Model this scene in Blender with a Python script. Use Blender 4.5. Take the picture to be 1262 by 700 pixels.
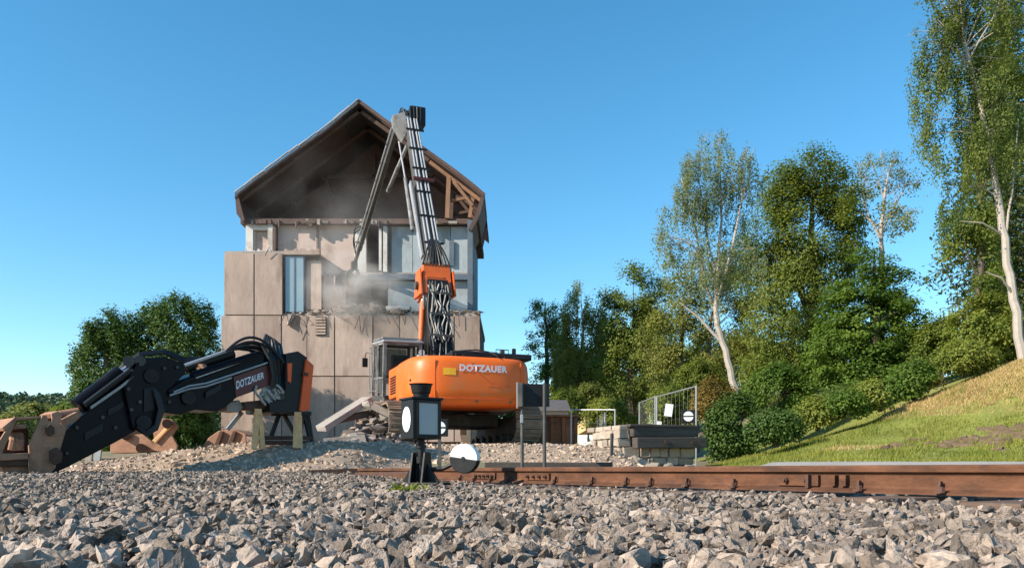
import bpy, bmesh, math, random
import numpy as np
from mathutils import Vector, Matrix, noise
R = math.radians
random.seed(7)
rng = np.random.default_rng(7)
for o in list(bpy.data.objects): bpy.data.objects.remove(o)
S = bpy.context.scene
COL = S.collection

# ------------------------------------------------------------------ camera, sky, sun, exposure
F = 1000.0; CX = 631.0; HZ = 579.0; CZ = 0.30          # focal length and horizon of the 1262 px photograph
cam = bpy.data.cameras.new('camera'); cam_o = bpy.data.objects.new('camera', cam); COL.objects.link(cam_o)
cam_o.location = (0, 0, CZ); cam_o.rotation_euler = (R(90), 0, 0)
cam.sensor_width = 36; cam.lens = 36 * F / 1262; cam.shift_y = (HZ - 350) / 1262
cam.clip_start = 0.05; cam.clip_end = 6000
S.camera = cam_o
S.render.resolution_x = 1024; S.render.resolution_y = 567
SUN_EL = R(31); SUN_AZ = math.atan2(-0.80, -0.40)       # azimuth as atan2(x, y): left of and a little behind the camera
W = bpy.data.worlds.new('World'); S.world = W; W.use_nodes = True
nt = W.node_tree; nt.nodes.clear()
sky = nt.nodes.new('ShaderNodeTexSky'); sky.sky_type = 'NISHITA'; sky.sun_disc = False
sky.sun_elevation = SUN_EL; sky.sun_rotation = SUN_AZ
sky.air_density = 1.0; sky.dust_density = 0.1; sky.ozone_density = 2.0; sky.altitude = 300
bg = nt.nodes.new('ShaderNodeBackground'); bg.inputs[1].default_value = 0.135
wo = nt.nodes.new('ShaderNodeOutputWorld')
hsn = nt.nodes.new('ShaderNodeHueSaturation'); hsn.inputs['Saturation'].default_value = 1.30; hsn.inputs['Hue'].default_value = 0.487
nt.links.new(sky.outputs[0], hsn.inputs['Color']); nt.links.new(hsn.outputs[0], bg.inputs[0]); nt.links.new(bg.outputs[0], wo.inputs[0])
sl = bpy.data.lights.new('sun', 'SUN'); sl.energy = 5.0; sl.angle = R(0.55); sl.color = (1.0, 0.90, 0.76)
so = bpy.data.objects.new('sun', sl); COL.objects.link(so); so.location = (-30, -15, 30)
sdir = Vector((math.sin(SUN_AZ) * math.cos(SUN_EL), math.cos(SUN_AZ) * math.cos(SUN_EL), math.sin(SUN_EL)))
so.rotation_euler = sdir.to_track_quat('Z', 'Y').to_euler()
S.view_settings.view_transform = 'Standard'; S.view_settings.look = 'None'
S.view_settings.exposure = 0.75; S.view_settings.gamma = 1.0; S.view_settings.use_curve_mapping = False
S.render.engine = 'CYCLES'; S.cycles.volume_bounces = 2

# ------------------------------------------------------------------ materials
def lin(h):
    v = [int(h[i:i+2], 16) / 255 for i in (0, 2, 4)]
    return tuple(((c + 0.055) / 1.055) ** 2.4 if c > 0.04045 else c / 12.92 for c in v)
def pm(name, base, rough=0.7, var=0.25, scale=3.0, bump=0.15, bscale=30.0, metal=0.0, dirt=None, dscale=1.2, damt=0.5,
       isl=0.0, stretch=(1, 1, 1), coat=0.0, spec=0.4, bdist=0.02):
    """procedural surface: base colour with large and fine variation, patches of dirt, relief"""
    m = bpy.data.materials.new(name); m.use_nodes = True; n = m.node_tree.nodes; L = m.node_tree.links
    p = n['Principled BSDF']; p.inputs['Roughness'].default_value = rough; p.inputs['Metallic'].default_value = metal
    p.inputs['Coat Weight'].default_value = coat; p.inputs['Specular IOR Level'].default_value = spec
    tc = n.new('ShaderNodeTexCoord'); oi = n.new('ShaderNodeObjectInfo')
    ml = n.new('ShaderNodeMath'); ml.operation = 'MULTIPLY'; ml.inputs[1].default_value = 37.0; L.new(oi.outputs['Random'], ml.inputs[0])
    ad = n.new('ShaderNodeVectorMath'); ad.operation = 'ADD'; L.new(tc.outputs['Object'], ad.inputs[0]); L.new(ml.outputs[0], ad.inputs[1])
    mp = n.new('ShaderNodeMapping'); mp.inputs['Scale'].default_value = stretch; L.new(ad.outputs[0], mp.inputs[0])
    def nz(sc, det=5, rg=0.6):
        t = n.new('ShaderNodeTexNoise'); t.inputs['Scale'].default_value = sc; t.inputs['Detail'].default_value = det
        t.inputs['Roughness'].default_value = rg; L.new(mp.outputs[0], t.inputs['Vector']); return t
    a = nz(scale); b = nz(scale * 9, 3)
    mx = n.new('ShaderNodeMath'); mx.operation = 'MULTIPLY_ADD'; mx.inputs[1].default_value = 0.45
    L.new(b.outputs[0], mx.inputs[0]); L.new(a.outputs[0], mx.inputs[2])
    mr = n.new('ShaderNodeMapRange'); mr.inputs[1].default_value = 0.42; mr.inputs[2].default_value = 1.02
    mr.inputs[3].default_value = 1 - var; mr.inputs[4].default_value = 1 + var; L.new(mx.outputs[0], mr.inputs[0])
    val = mr.outputs[0]
    if isl:
        g = n.new('ShaderNodeNewGeometry'); s2 = n.new('ShaderNodeMath'); s2.operation = 'ADD'
        L.new(g.outputs['Random Per Island'], s2.inputs[0]); L.new(oi.outputs['Random'], s2.inputs[1])
        fr = n.new('ShaderNodeMath'); fr.operation = 'FRACT'; L.new(s2.outputs[0], fr.inputs[0])
        m2 = n.new('ShaderNodeMapRange'); m2.inputs[3].default_value = 1 - isl; m2.inputs[4].default_value = 1 + isl; L.new(fr.outputs[0], m2.inputs[0])
        m3 = n.new('ShaderNodeMath'); m3.operation = 'MULTIPLY'; L.new(val, m3.inputs[0]); L.new(m2.outputs[0], m3.inputs[1]); val = m3.outputs[0]
    vm = n.new('ShaderNodeVectorMath'); vm.operation = 'SCALE'; vm.inputs[0].default_value = base; L.new(val, vm.inputs['Scale'])
    col = vm.outputs[0]
    if dirt:
        d = nz(dscale, 6, 0.65); cr = n.new('ShaderNodeMapRange'); cr.inputs[1].default_value = 0.62 - 0.22 * damt; cr.inputs[2].default_value = 0.72 - 0.12 * damt
        cr.inputs[4].default_value = min(1, 0.45 + damt * 0.5); L.new(d.outputs[0], cr.inputs[0])
        mix = n.new('ShaderNodeMix'); mix.data_type = 'RGBA'; L.new(cr.outputs[0], mix.inputs[0]); L.new(col, mix.inputs[6]); mix.inputs[7].default_value = (*dirt, 1)
        col = mix.outputs[2]
    L.new(col, p.inputs['Base Color'])
    if bump:
        bt = nz(bscale, 4); bn = n.new('ShaderNodeBump'); bn.inputs['Strength'].default_value = bump; bn.inputs['Distance'].default_value = bdist
        L.new(bt.outputs[0], bn.inputs['Height']); L.new(bn.outputs[0], p.inputs['Normal'])
    return m
def leafm(name, c1, c2, trans=0.35, gloss=0.25):
    m = bpy.data.materials.new(name); m.use_nodes = True; n = m.node_tree.nodes; L = m.node_tree.links; n.clear()
    g = n.new('ShaderNodeNewGeometry'); tc = n.new('ShaderNodeTexCoord')
    t = n.new('ShaderNodeTexNoise'); t.inputs['Scale'].default_value = 0.7; t.inputs['Detail'].default_value = 3; L.new(tc.outputs['Object'], t.inputs[0])
    ad = n.new('ShaderNodeMath'); ad.operation = 'MULTIPLY_ADD'; ad.inputs[1].default_value = 0.28; L.new(g.outputs['Random Per Island'], ad.inputs[0])
    sb = n.new('ShaderNodeMapRange'); sb.inputs[1].default_value = 0.3; sb.inputs[2].default_value = 0.7; sb.inputs[4].default_value = 0.72; L.new(t.outputs[0], sb.inputs[0]); L.new(sb.outputs[0], ad.inputs[2])
    mx = n.new('ShaderNodeMix'); mx.data_type = 'RGBA'; L.new(ad.outputs[0], mx.inputs[0]); mx.inputs[6].default_value = (*c1, 1); mx.inputs[7].default_value = (*c2, 1)
    p = n.new('ShaderNodeBsdfPrincipled'); p.inputs['Roughness'].default_value = 0.55; p.inputs['Specular IOR Level'].default_value = gloss; L.new(mx.outputs[2], p.inputs['Base Color'])
    tr = n.new('ShaderNodeBsdfTranslucent'); hs = n.new('ShaderNodeHueSaturation'); hs.inputs['Value'].default_value = 1.3; hs.inputs['Saturation'].default_value = 1.1
    L.new(mx.outputs[2], hs.inputs['Color']); L.new(hs.outputs[0], tr.inputs[0])
    ms = n.new('ShaderNodeMixShader'); ms.inputs[0].default_value = trans; L.new(p.outputs[0], ms.inputs[1]); L.new(tr.outputs[0], ms.inputs[2])
    o = n.new('ShaderNodeOutputMaterial'); L.new(ms.outputs[0], o.inputs[0]); return m
def glassm(name, col=(0.03, 0.04, 0.05), rough=0.06):
    m = bpy.data.materials.new(name); m.use_nodes = True; p = m.node_tree.nodes['Principled BSDF']
    p.inputs['Base Color'].default_value = (*col, 1); p.inputs['Roughness'].default_value = rough; p.inputs['Specular IOR Level'].default_value = 0.8; return m
M = {}
M['stone'] = pm('ballast_grey', (0.255, 0.20, 0.16), 0.88, 0.5, 1.3, 1.0, 5, isl=0.55, dirt=(0.34, 0.25, 0.17), dscale=1.1, damt=0.3, bdist=0.006)
M['stone_m'] = pm('ballast_grey_bulk', (0.255, 0.20, 0.16), 0.88, 0.5, 26, 1.0, 95, isl=0.55, dirt=(0.34, 0.25, 0.17), dscale=22, damt=0.3, bdist=0.012)
M['stone_bed'] = pm('ballast_gap_shade', (0.022, 0.019, 0.017), 0.95, 0.3, 20, 0.6, 90, bdist=0.01)  # near-black: shadow in the gaps between stones put into the bed colour
M['gravel'] = pm('demolition_gravel', (0.32, 0.235, 0.17), 0.95, 0.3, 3, 0.8, 45, dirt=(0.26, 0.20, 0.15), dscale=0.9, damt=0.4, bdist=0.02)
M['pebble'] = pm('pebble_beige', (0.40, 0.30, 0.225), 0.9, 0.25, 9, 0.2, 60, isl=0.38)
M['ground'] = pm('ground_soil', (0.20, 0.16, 0.10), 0.95, 0.35, 0.4, 0.5, 12, dirt=(0.08, 0.11, 0.03), dscale=0.25, damt=0.5)
M['path'] = pm('path_grey', (0.29, 0.27, 0.245), 0.9, 0.15, 1.5, 0.3, 60)
M['bank'] = pm('bank_turf', (0.17, 0.185, 0.034), 0.95, 0.35, 1.2, 0.6, 25, dirt=(0.30, 0.24, 0.10), dscale=0.35, damt=0.35)
M['grass'] = leafm('grass_blades', (0.13, 0.165, 0.025), (0.28, 0.27, 0.05), 0.3)
M['drygrass'] = leafm('dry_grass', (0.40, 0.28, 0.12), (0.55, 0.40, 0.18), 0.3)
M['earth'] = pm('bare_earth', (0.15, 0.095, 0.06), 0.95, 0.3, 3, 0.7, 20)
M['rust'] = pm('rail_rust', (0.125, 0.056, 0.031), 0.85, 0.45, 4, 0.4, 60, spec=0.15, dirt=(0.062, 0.034, 0.024), dscale=2.6, damt=0.75, stretch=(1, 1, 3), bdist=0.004)
M['rusthead'] = pm('rail_head_rust', (0.085, 0.046, 0.033), 0.6, 0.25, 5, 0.1, 90, metal=0.2)
M['rustdark'] = pm('dark_rust', (0.085, 0.042, 0.028), 0.8, 0.35, 6, 0.3, 60)
M['rustbucket'] = pm('bucket_rust', (0.34, 0.175, 0.105), 0.75, 0.35, 3, 0.3, 40, dirt=(0.15, 0.075, 0.045), dscale=2.4, damt=0.5)
M['sleeper'] = pm('sleeper_wood', (0.13, 0.085, 0.062), 0.9, 0.35, 3, 0.5, 30, stretch=(6, 1, 6))
M['oldwood'] = pm('weathered_beam', (0.075, 0.062, 0.055), 0.9, 0.4, 2, 0.7, 14, stretch=(0.7, 5, 8), dirt=(0.04, 0.035, 0.03), dscale=1.5, damt=0.4)
M['wood'] = pm('raw_timber', (0.68, 0.40, 0.19), 0.8, 0.25, 3, 0.3, 30, stretch=(1, 1, 3))
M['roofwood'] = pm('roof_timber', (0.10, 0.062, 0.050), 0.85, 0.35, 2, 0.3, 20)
M['truss_sunlit'] = pm('truss_timber_sunlit', (0.25, 0.135, 0.08), 0.85, 0.3, 2, 0.3, 20)
M['darkboard'] = pm('attic_boards', (0.135, 0.085, 0.073), 0.9, 0.35, 1.2, 0.3, 15)
M['barge'] = pm('barge_board', (0.092, 0.058, 0.049), 0.85, 0.3, 2, 0.3, 20)
M['rooftin'] = pm('roof_edge_sheet', (0.34, 0.34, 0.35), 0.55, 0.15, 3, 0.1, 30, metal=0.2)
M['roofing'] = pm('roof_slates', (0.055, 0.055, 0.062), 0.75, 0.25, 2, 0.4, 20)
M['panel'] = pm('concrete_panel', (0.355, 0.268, 0.22), 0.9, 0.30, 0.9, 0.5, 18, isl=0.12, dirt=(0.165, 0.105, 0.078), dscale=1.3, damt=0.40, stretch=(1, 1, 0.3), bdist=0.01)
M['joint'] = pm('panel_joint', (0.12, 0.10, 0.085), 0.95, 0.2, 2, 0.2, 30)
M['concrete'] = pm('broken_concrete', (0.31, 0.27, 0.235), 0.95, 0.25, 2, 0.5, 25)
M['rubble'] = pm('rubble_chunks', (0.24, 0.195, 0.165), 0.95, 0.25, 3, 0.4, 30, isl=0.45)
M['whitewall'] = pm('white_plaster', (0.56, 0.54, 0.51), 0.9, 0.12, 1.2, 0.2, 30, dirt=(0.30, 0.235, 0.195), dscale=0.9, damt=0.55)
M['pinkwall'] = pm('pink_plaster', (0.47, 0.36, 0.31), 0.9, 0.12, 0.8, 0.2, 30, dirt=(0.27, 0.19, 0.16), dscale=0.7, damt=0.55)
M['blueshade_wall'] = pm('blueshade_plaster', (0.34, 0.385, 0.405), 0.9, 0.22, 0.9, 0.4, 20, dirt=(0.17, 0.18, 0.18), dscale=0.8, damt=0.55, stretch=(1, 1, 0.4))  # bluish skylit shade on white plaster put into the base colour
M['brownwall'] = pm('torn_brown_wall', (0.17, 0.125, 0.105), 0.95, 0.35, 1.2, 0.6, 12)
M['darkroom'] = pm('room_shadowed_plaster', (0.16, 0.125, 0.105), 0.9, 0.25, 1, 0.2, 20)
M['bluecol'] = pm('blue_grey_column', (0.10, 0.13, 0.165), 0.8, 0.25, 2, 0.2, 30)
M['orange'] = pm('machine_orange', (0.74, 0.132, 0.010), 0.45, 0.07, 1.2, 0.03, 40, dirt=(0.56, 0.19, 0.06), dscale=1.6, damt=0.38, coat=0.08)
M['orange2'] = pm('arm_orange', (0.62, 0.115, 0.02), 0.5, 0.15, 2, 0.1, 40, dirt=(0.22, 0.10, 0.06), dscale=2.5, damt=0.35)
M['redorange'] = pm('end_plate_orange', (0.72, 0.10, 0.018), 0.5, 0.12, 2, 0.05, 40)
M['black'] = pm('black_paint', (0.010, 0.010, 0.011), 0.5, 0.3, 3, 0.1, 40, spec=0.3, dirt=(0.035, 0.03, 0.026), dscale=2.2, damt=0.3)
M['navy'] = pm('arm_black', (0.005, 0.005, 0.008), 0.36, 0.3, 2, 0.06, 40, spec=0.12, dirt=(0.018, 0.013, 0.011), dscale=1.6, damt=0.35)
M['darkgrey'] = pm('dark_steel', (0.06, 0.058, 0.055), 0.6, 0.35, 4, 0.2, 40, dirt=(0.15, 0.12, 0.09), dscale=2.5, damt=0.4)
M['hose'] = pm('hydraulic_hose', (0.015, 0.015, 0.016), 0.5, 0.2, 8, 0.1, 60)
M['hosegrey'] = pm('grey_hose', (0.33, 0.31, 0.28), 0.5, 0.25, 8, 0.1, 60)
M['pipe'] = pm('steel_pipe', (0.40, 0.40, 0.41), 0.42, 0.22, 3, 0.05, 50, metal=0.35)
M['chrome'] = pm('cylinder_rod', (0.60, 0.61, 0.63), 0.22, 0.1, 4, 0.02, 50, metal=0.9)
M['armgrey'] = pm('arm_grey_paint', (0.21, 0.205, 0.20), 0.6, 0.35, 2.5, 0.15, 30, dirt=(0.05, 0.045, 0.04), dscale=3.0, damt=0.7)
M['track'] = pm('track_steel', (0.24, 0.18, 0.13), 0.75, 0.35, 5, 0.3, 40, metal=0.2)
M['yellow'] = pm('yellow_sticker', (0.85, 0.42, 0.02), 0.4, 0.05, 3, 0, 30)
M['white'] = pm('white_enamel', (0.78, 0.78, 0.77), 0.4, 0.06, 3, 0.02, 40)
M['greyglass'] = pm('milky_lantern_glass', (0.33, 0.35, 0.36), 0.25, 0.06, 6, 0.02, 40)
M['letter'] = pm('silver_lettering', (0.66, 0.66, 0.70), 0.4, 0.05, 5, 0, 40)
M['redplate'] = pm('dark_red_plate', (0.105, 0.022, 0.02), 0.45, 0.15, 3, 0.03, 40)
M['wire'] = pm('fence_wire', (0.20, 0.21, 0.21), 0.6, 0.1, 4, 0, 60)
M['galv'] = pm('galvanised_tube', (0.33, 0.335, 0.34), 0.45, 0.12, 4, 0.05, 60, metal=0.5)
M['mason'] = pm('masonry_stone', (0.33, 0.27, 0.215), 0.95, 0.25, 3, 0.6, 25, isl=0.2, dirt=(0.20, 0.17, 0.14), dscale=2, damt=0.4)
M['mortar'] = pm('mortar', (0.20, 0.17, 0.14), 0.95, 0.2, 6, 0.5, 40)
M['bark'] = pm('bark_brown', (0.10, 0.075, 0.055), 0.9, 0.3, 3, 0.6, 25, stretch=(3, 3, 0.7))
M['birch'] = pm('birch_bark', (0.38, 0.33, 0.285), 0.8, 0.15, 3, 0.2, 20, dirt=(0.07, 0.06, 0.055), dscale=1.6, damt=0.25, stretch=(1, 1, 2.6))
M['skip'] = pm('skip_rust_orange', (0.38, 0.12, 0.045), 0.75, 0.3, 2, 0.15, 30, dirt=(0.10, 0.045, 0.03), dscale=1.2, damt=0.5)
M['cream'] = pm('cream_render', (0.60, 0.42, 0.20), 0.9, 0.08, 1, 0.1, 30)
M['hutwall'] = pm('pale_hut_wall', (0.50, 0.44, 0.38), 0.9, 0.1, 1, 0.1, 30)
gm = bpy.data.materials.new('cab_glass'); gm.use_nodes = True; gn = gm.node_tree.nodes; gp = gn['Principled BSDF']; gp.inputs['Base Color'].default_value = (0.02, 0.025, 0.03, 1); gp.inputs['Roughness'].default_value = 0.05
gt = gn.new('ShaderNodeBsdfTransparent'); gt.inputs[0].default_value = (0.75, 0.8, 0.8, 1); gx_ = gn.new('ShaderNodeMixShader'); gx_.inputs[0].default_value = 0.3
gm.node_tree.links.new(gt.outputs[0], gx_.inputs[1]); gm.node_tree.links.new(gp.outputs[0], gx_.inputs[2]); gm.node_tree.links.new(gx_.outputs[0], gn['Material Output'].inputs[0])
M['glass'] = glassm('house_window_glass'); M['cabglass'] = gm; M['winglass'] = glassm('window_glass', (0.20, 0.28, 0.32), 0.15)
M['tile'] = pm('grey_roof_tiles', (0.09, 0.085, 0.085), 0.8, 0.2, 2, 0.3, 20)
M['nest'] = pm('twig_nest', (0.07, 0.05, 0.035), 0.95, 0.3, 9, 0.4, 60)
M['l_thuja'] = leafm('thuja_green', (0.036, 0.078, 0.014), (0.105, 0.165, 0.030), 0.25)
M['l_oak'] = leafm('oak_green', (0.060, 0.105, 0.018), (0.230, 0.260, 0.045), 0.42)
M['l_maple'] = leafm('maple_green', (0.055, 0.115, 0.018), (0.185, 0.260, 0.042), 0.42)
M['l_birch'] = leafm('birch_green', (0.135, 0.175, 0.075), (0.290, 0.315, 0.140), 0.45)
M['l_birch2'] = leafm('birch_olive', (0.130, 0.160, 0.035), (0.310, 0.310, 0.075), 0.45)
M['l_dark'] = leafm('spruce_green', (0.034, 0.062, 0.016), (0.120, 0.145, 0.030), 0.25)
M['l_bush'] = leafm('bush_green', (0.100, 0.150, 0.022), (0.310, 0.315, 0.060), 0.4)
M['l_birchr'] = leafm('birch_fresh_green', (0.060, 0.100, 0.026), (0.215, 0.250, 0.058), 0.42)
M['l_shrub'] = leafm('shrub_green', (0.040, 0.085, 0.016), (0.140, 0.195, 0.038), 0.36)
M['l_autumn'] = leafm('russet_leaves', (0.13, 0.105, 0.024), (0.34, 0.22, 0.05), 0.4)
M['l_far'] = leafm('far_wood_hazy_green', (0.045, 0.085, 0.050), (0.110, 0.155, 0.080), 0.1)  # green tinted slightly blue, distance haze put into the leaf colour
M['l_mid'] = leafm('meadow_trees', (0.13, 0.155, 0.035), (0.27, 0.27, 0.07), 0.3)

# ------------------------------------------------------------------ mesh helpers
def P(x, y, Y):
    """photograph direction (x, y) at the distance Y in metres in front of the camera"""
    return Vector(((x - CX) * Y / F, Y, CZ - (y - HZ) * Y / F))
def smooth(t, a=0.0, b=1.0):
    t = np.clip((np.asarray(t, float) - a) / (b - a), 0, 1); return t * t * (3 - 2 * t)
def npmesh(name, V, faces, k):
    """mesh from (n,3) verts and (m,k) faces"""
    me = bpy.data.meshes.new(name); V = np.asarray(V, np.float32); Fc = np.asarray(faces, np.int32)
    me.vertices.add(len(V)); me.vertices.foreach_set('co', V.ravel())
    me.loops.add(Fc.size); me.loops.foreach_set('vertex_index', Fc.ravel())
    me.polygons.add(len(Fc)); me.polygons.foreach_set('loop_start', np.arange(len(Fc), dtype=np.int32) * k)
    me.update(calc_edges=True); me.shade_flat(); return me
MW = {}          # world matrices of the roots
def link(name, me, mat=None, parent=None, smooth_=False, label=None, cat=None, group=None, kind=None):
    o = bpy.data.objects.new(name, me); COL.objects.link(o)
    if mat is not None: me.materials.append(M[mat] if isinstance(mat, str) else mat)
    if smooth_: me.polygons.foreach_set('use_smooth', [True] * len(me.polygons))
    if parent is not None: o.parent = parent
    if label: o['label'] = label
    if cat: o['category'] = cat
    if group: o['group'] = group
    if kind: o['kind'] = kind
    return o
def root(name, loc, label, cat, rotz=0.0, group=None, kind=None):
    o = bpy.data.objects.new(name, None); COL.objects.link(o); o.location = loc; o.rotation_euler = (0, 0, rotz)
    o.empty_display_size = 0.3
    if label: o['label'] = label
    if cat: o['category'] = cat
    if group: o['group'] = group
    if kind: o['kind'] = kind
    MW[o.name] = Matrix.Translation(Vector(loc)) @ Matrix.Rotation(rotz, 4, 'Z'); return o
class MB:
    def __init__(s): s.v = []; s.f = []
    def add(s, vs, fs):
        n = len(s.v); s.v += [Vector(v) for v in vs]; s.f += [tuple(i + n for i in f) for f in fs]; return s
    def box(s, c, d, rot=None, bev=0.0):
        c = Vector(c); hx, hy, hz = d[0] / 2, d[1] / 2, d[2] / 2
        m = rot if rot is not None else Matrix.Identity(3)
        if bev <= 0:
            vs = [c + m @ Vector((sx * hx, sy * hy, sz * hz)) for sz in (-1, 1) for sx, sy in ((-1, -1), (1, -1), (1, 1), (-1, 1))]
            return s.add(vs, [(3, 2, 1, 0), (4, 5, 6, 7), (0, 1, 5, 4), (1, 2, 6, 5), (2, 3, 7, 6), (3, 0, 4, 7)])
        bm = bmesh.new(); bmesh.ops.create_cube(bm, size=1)
        for v in bm.verts: v.co = Vector((v.co.x * d[0], v.co.y * d[1], v.co.z * d[2]))
        bmesh.ops.bevel(bm, geom=bm.edges[:], offset=bev, segments=2, affect='EDGES', profile=0.6)
        bm.verts.ensure_lookup_table(); bm.verts.index_update()
        s.add([c + m @ v.co for v in bm.verts], [[v.index for v in f.verts] for f in bm.faces]); bm.free(); return s
    def bar(s, a, b, w, h, up=(0, 0, 1), bev=0.0):
        """box beam from a to b, w wide, h high"""
        a = Vector(a); b = Vector(b); d = (b - a); L = d.length; d.normalize(); u = Vector(up)
        x = d.cross(u)
        if x.length < 1e-4: x = d.cross(Vector((0, 1, 0)))
        x.normalize(); z = x.cross(d)
        m = Matrix((x, d, z)).transposed(); return s.box((a + b) / 2, (w, L, h), m, bev)
    def tube(s, pts, r, n=8, caps=True):
        pts = [Vector(p) for p in pts]; rs = r if isinstance(r, (list, tuple)) else [r] * len(pts)
        base = len(s.v); px = None
        for i, p in enumerate(pts):
            t = (pts[min(i + 1, len(pts) - 1)] - pts[max(i - 1, 0)]).normalized()
            if px is None:
                px = t.cross(Vector((0, 0, 1)))
                if px.length < 0.05: px = t.cross(Vector((0, 1, 0)))
            px = (px - t * px.dot(t)).normalized(); py = t.cross(px)
            for k in range(n):
                a = 2 * math.pi * k / n; s.v.append(p + (px * math.cos(a) + py * math.sin(a)) * rs[i])
        for i in range(len(pts) - 1):
            for k in range(n):
                a = base + i * n + k; b = base + i * n + (k + 1) % n; s.f.append((a, b, b + n, a + n))
        if caps:
            s.f.append(tuple(base + k for k in range(n))[::-1]); e = base + (len(pts) - 1) * n; s.f.append(tuple(e + k for k in range(n)))
        return s
    def prism(s, poly, d):
        """polygon of 3-D points extruded by the vector d"""
        d = Vector(d); n = len(poly); a = [Vector(p) for p in poly]
        return s.add(a + [p + d for p in a], [tuple(range(n))[::-1], tuple(range(n, 2 * n))] + [(i, (i + 1) % n, (i + 1) % n + n, i + n) for i in range(n)])
    def build(s, name, mat, parent=None, sm=False, world=False, bev=0.0, fixn=True, **kw):
        vs = s.v
        if world and parent is not None:
            p = parent; w = Matrix.Identity(4)
            while p is not None and p.name not in MW: p = p.parent
            inv = MW[p.name].inverted(); vs = [inv @ v for v in vs]
        me = bpy.data.meshes.new(name); me.from_pydata([tuple(v) for v in vs], [], s.f)
        if fixn or bev:
            bm = bmesh.new(); bm.from_mesh(me)
            if bev: bmesh.ops.bevel(bm, geom=[e for e in bm.edges if len(e.link_faces) == 2 and e.calc_face_angle(0) > 0.5], offset=bev, segments=2, affect='EDGES', profile=0.6, clamp_overlap=True)
            bmesh.ops.recalc_face_normals(bm, faces=bm.faces); bm.to_mesh(me); bm.free()
        o = link(name, me, mat, parent, **kw)
        if sm:
            me.polygons.foreach_set('use_smooth', [True] * len(me.polygons))
            try: me.set_sharp_from_angle(angle=R(40))
            except Exception: pass
        return o
def arc(a, b, lift, n=10, side=Vector((0, 0, 0))):
    a = Vector(a); b = Vector(b)
    return [a.lerp(b, t) + (Vector((0, 0, lift)) + side) * (4 * t * (1 - t)) for t in [i / n for i in range(n + 1)]]
def lettering(text, size, bold=0.0, space=1.0, shear=0.0):
    """mesh of a word in the xz plane, centred"""
    c = bpy.data.curves.new('lettering', 'FONT'); c.body = text; c.size = size; c.align_x = 'CENTER'; c.align_y = 'CENTER'
    c.offset = bold; c.space_character = space; c.extrude = 0.0; c.resolution_u = 3; c.shear = shear
    o = bpy.data.objects.new('lettering', c); COL.objects.link(o)
    bpy.context.view_layer.update()
    me = bpy.data.meshes.new_from_object(o.evaluated_get(bpy.context.evaluated_depsgraph_get()))
    bpy.data.objects.remove(o); me.name = 'lettering'; return me
def heightfield(xs, ys, zf):
    X, Y = np.meshgrid(xs, ys); Z = zf(X, Y); V = np.stack([X, Y, Z], -1).reshape(-1, 3); nx = len(xs); ny = len(ys)
    i = np.arange(nx - 1)[None, :] + np.arange(ny - 1)[:, None] * nx; i = i.ravel()
    return V, np.stack([i, i + 1, i + nx + 1, i + nx], -1)
def wob(X, Y, s, seed=0.0):
    return (np.sin(X * 1.7 * s + 1.3 + seed) * np.cos(Y * 1.3 * s + 0.4 + seed * 2) + 0.6 * np.sin(X * 3.1 * s + Y * 2.3 * s + seed) + 0.4 * np.cos(X * 5.3 * s - Y * 4.7 * s + seed * 3) + 0.25 * np.sin(X * 9.1 * s + Y * 11.3 * s)) / 2.25

# ------------------------------------------------------------------ terrain
def ground_z(X, Y):
    X = np.asarray(X, float); Y = np.asarray(Y, float)
    z = 0.02 + 0.68 * smooth(Y - 5 * smooth(X, 0.6, 2.0), 12.5, 17.5) * (1 - 0.55 * smooth(X, 2.5, 4.5)) + 0.5 * smooth(Y, 26, 33) * (1 - smooth(X, 3, 6)) + 0.22 * smooth(X, 2.5, 4.2) * smooth(Y, 5, 8)
    hill = smooth(X, 7, 17) * smooth(Y, 17, 27) * 1.9 + smooth(Y, 30, 70) * smooth(X, 4, 20) * 4.0
    z = z + hill - 3.5 * smooth(Y, 40, 90) * (1 - smooth(X, -4, 10)) - 3 * smooth(-X, 13, 40) * smooth(Y, 14, 40)
    return z + 0.02 * wob(X, Y, 0.8)
gx = np.concatenate([np.linspace(-1500, -60, 18), np.linspace(-55, 55, 111), np.linspace(60, 1500, 18)])
gy = np.concatenate([np.linspace(-300, -12, 8), np.linspace(-10, 60, 90), np.linspace(65, 3000, 30)])
V, Q = heightfield(gx, gy, ground_z)
g = link('ground', npmesh('ground', V, Q, 4), 'ground', smooth_=True, kind='structure', label='brown soil and rough grass around the railway yard', cat='ground')

# rail line
rail_pts = [Vector((5.3, -1.9, 0)), Vector((3.75, 1.1, 0)), Vector((2.35, 3.7, 0)), Vector((1.21, 5.65, 0)), Vector((0.10, 7.7, 0)), Vector((-0.90, 9.7, 0)), Vector((-1.85, 11.5, 0)), Vector((-2.7, 13.2, 0))]
rail_x = lambda y: np.interp(y, [p.y for p in rail_pts], [p.x for p in rail_pts])

def ballast_z(X, Y):
    z = 0.128 + 0.012 * smooth(Y, 1, 5) + 0.085 * smooth(Y, 5, 13) * (1 - smooth(X, -3.0, -0.2)) + 0.03 * smooth(Y, 5, 13)
    return z + 0.010 * wob(X, Y, 1.6) + 0.012 * wob(X, Y, 0.45, 2.0)
bx = np.linspace(-13, 8, 130); by = np.linspace(-1.5, 13.6, 110)
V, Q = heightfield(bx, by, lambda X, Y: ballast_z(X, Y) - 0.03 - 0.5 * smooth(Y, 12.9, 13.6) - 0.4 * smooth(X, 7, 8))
ballast = link('ballast_bed', npmesh('ballast_bed', V, Q, 4), 'stone_bed', smooth_=True, kind='structure', label='bed of sharp grey track ballast filling the foreground', cat='ballast')

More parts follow.
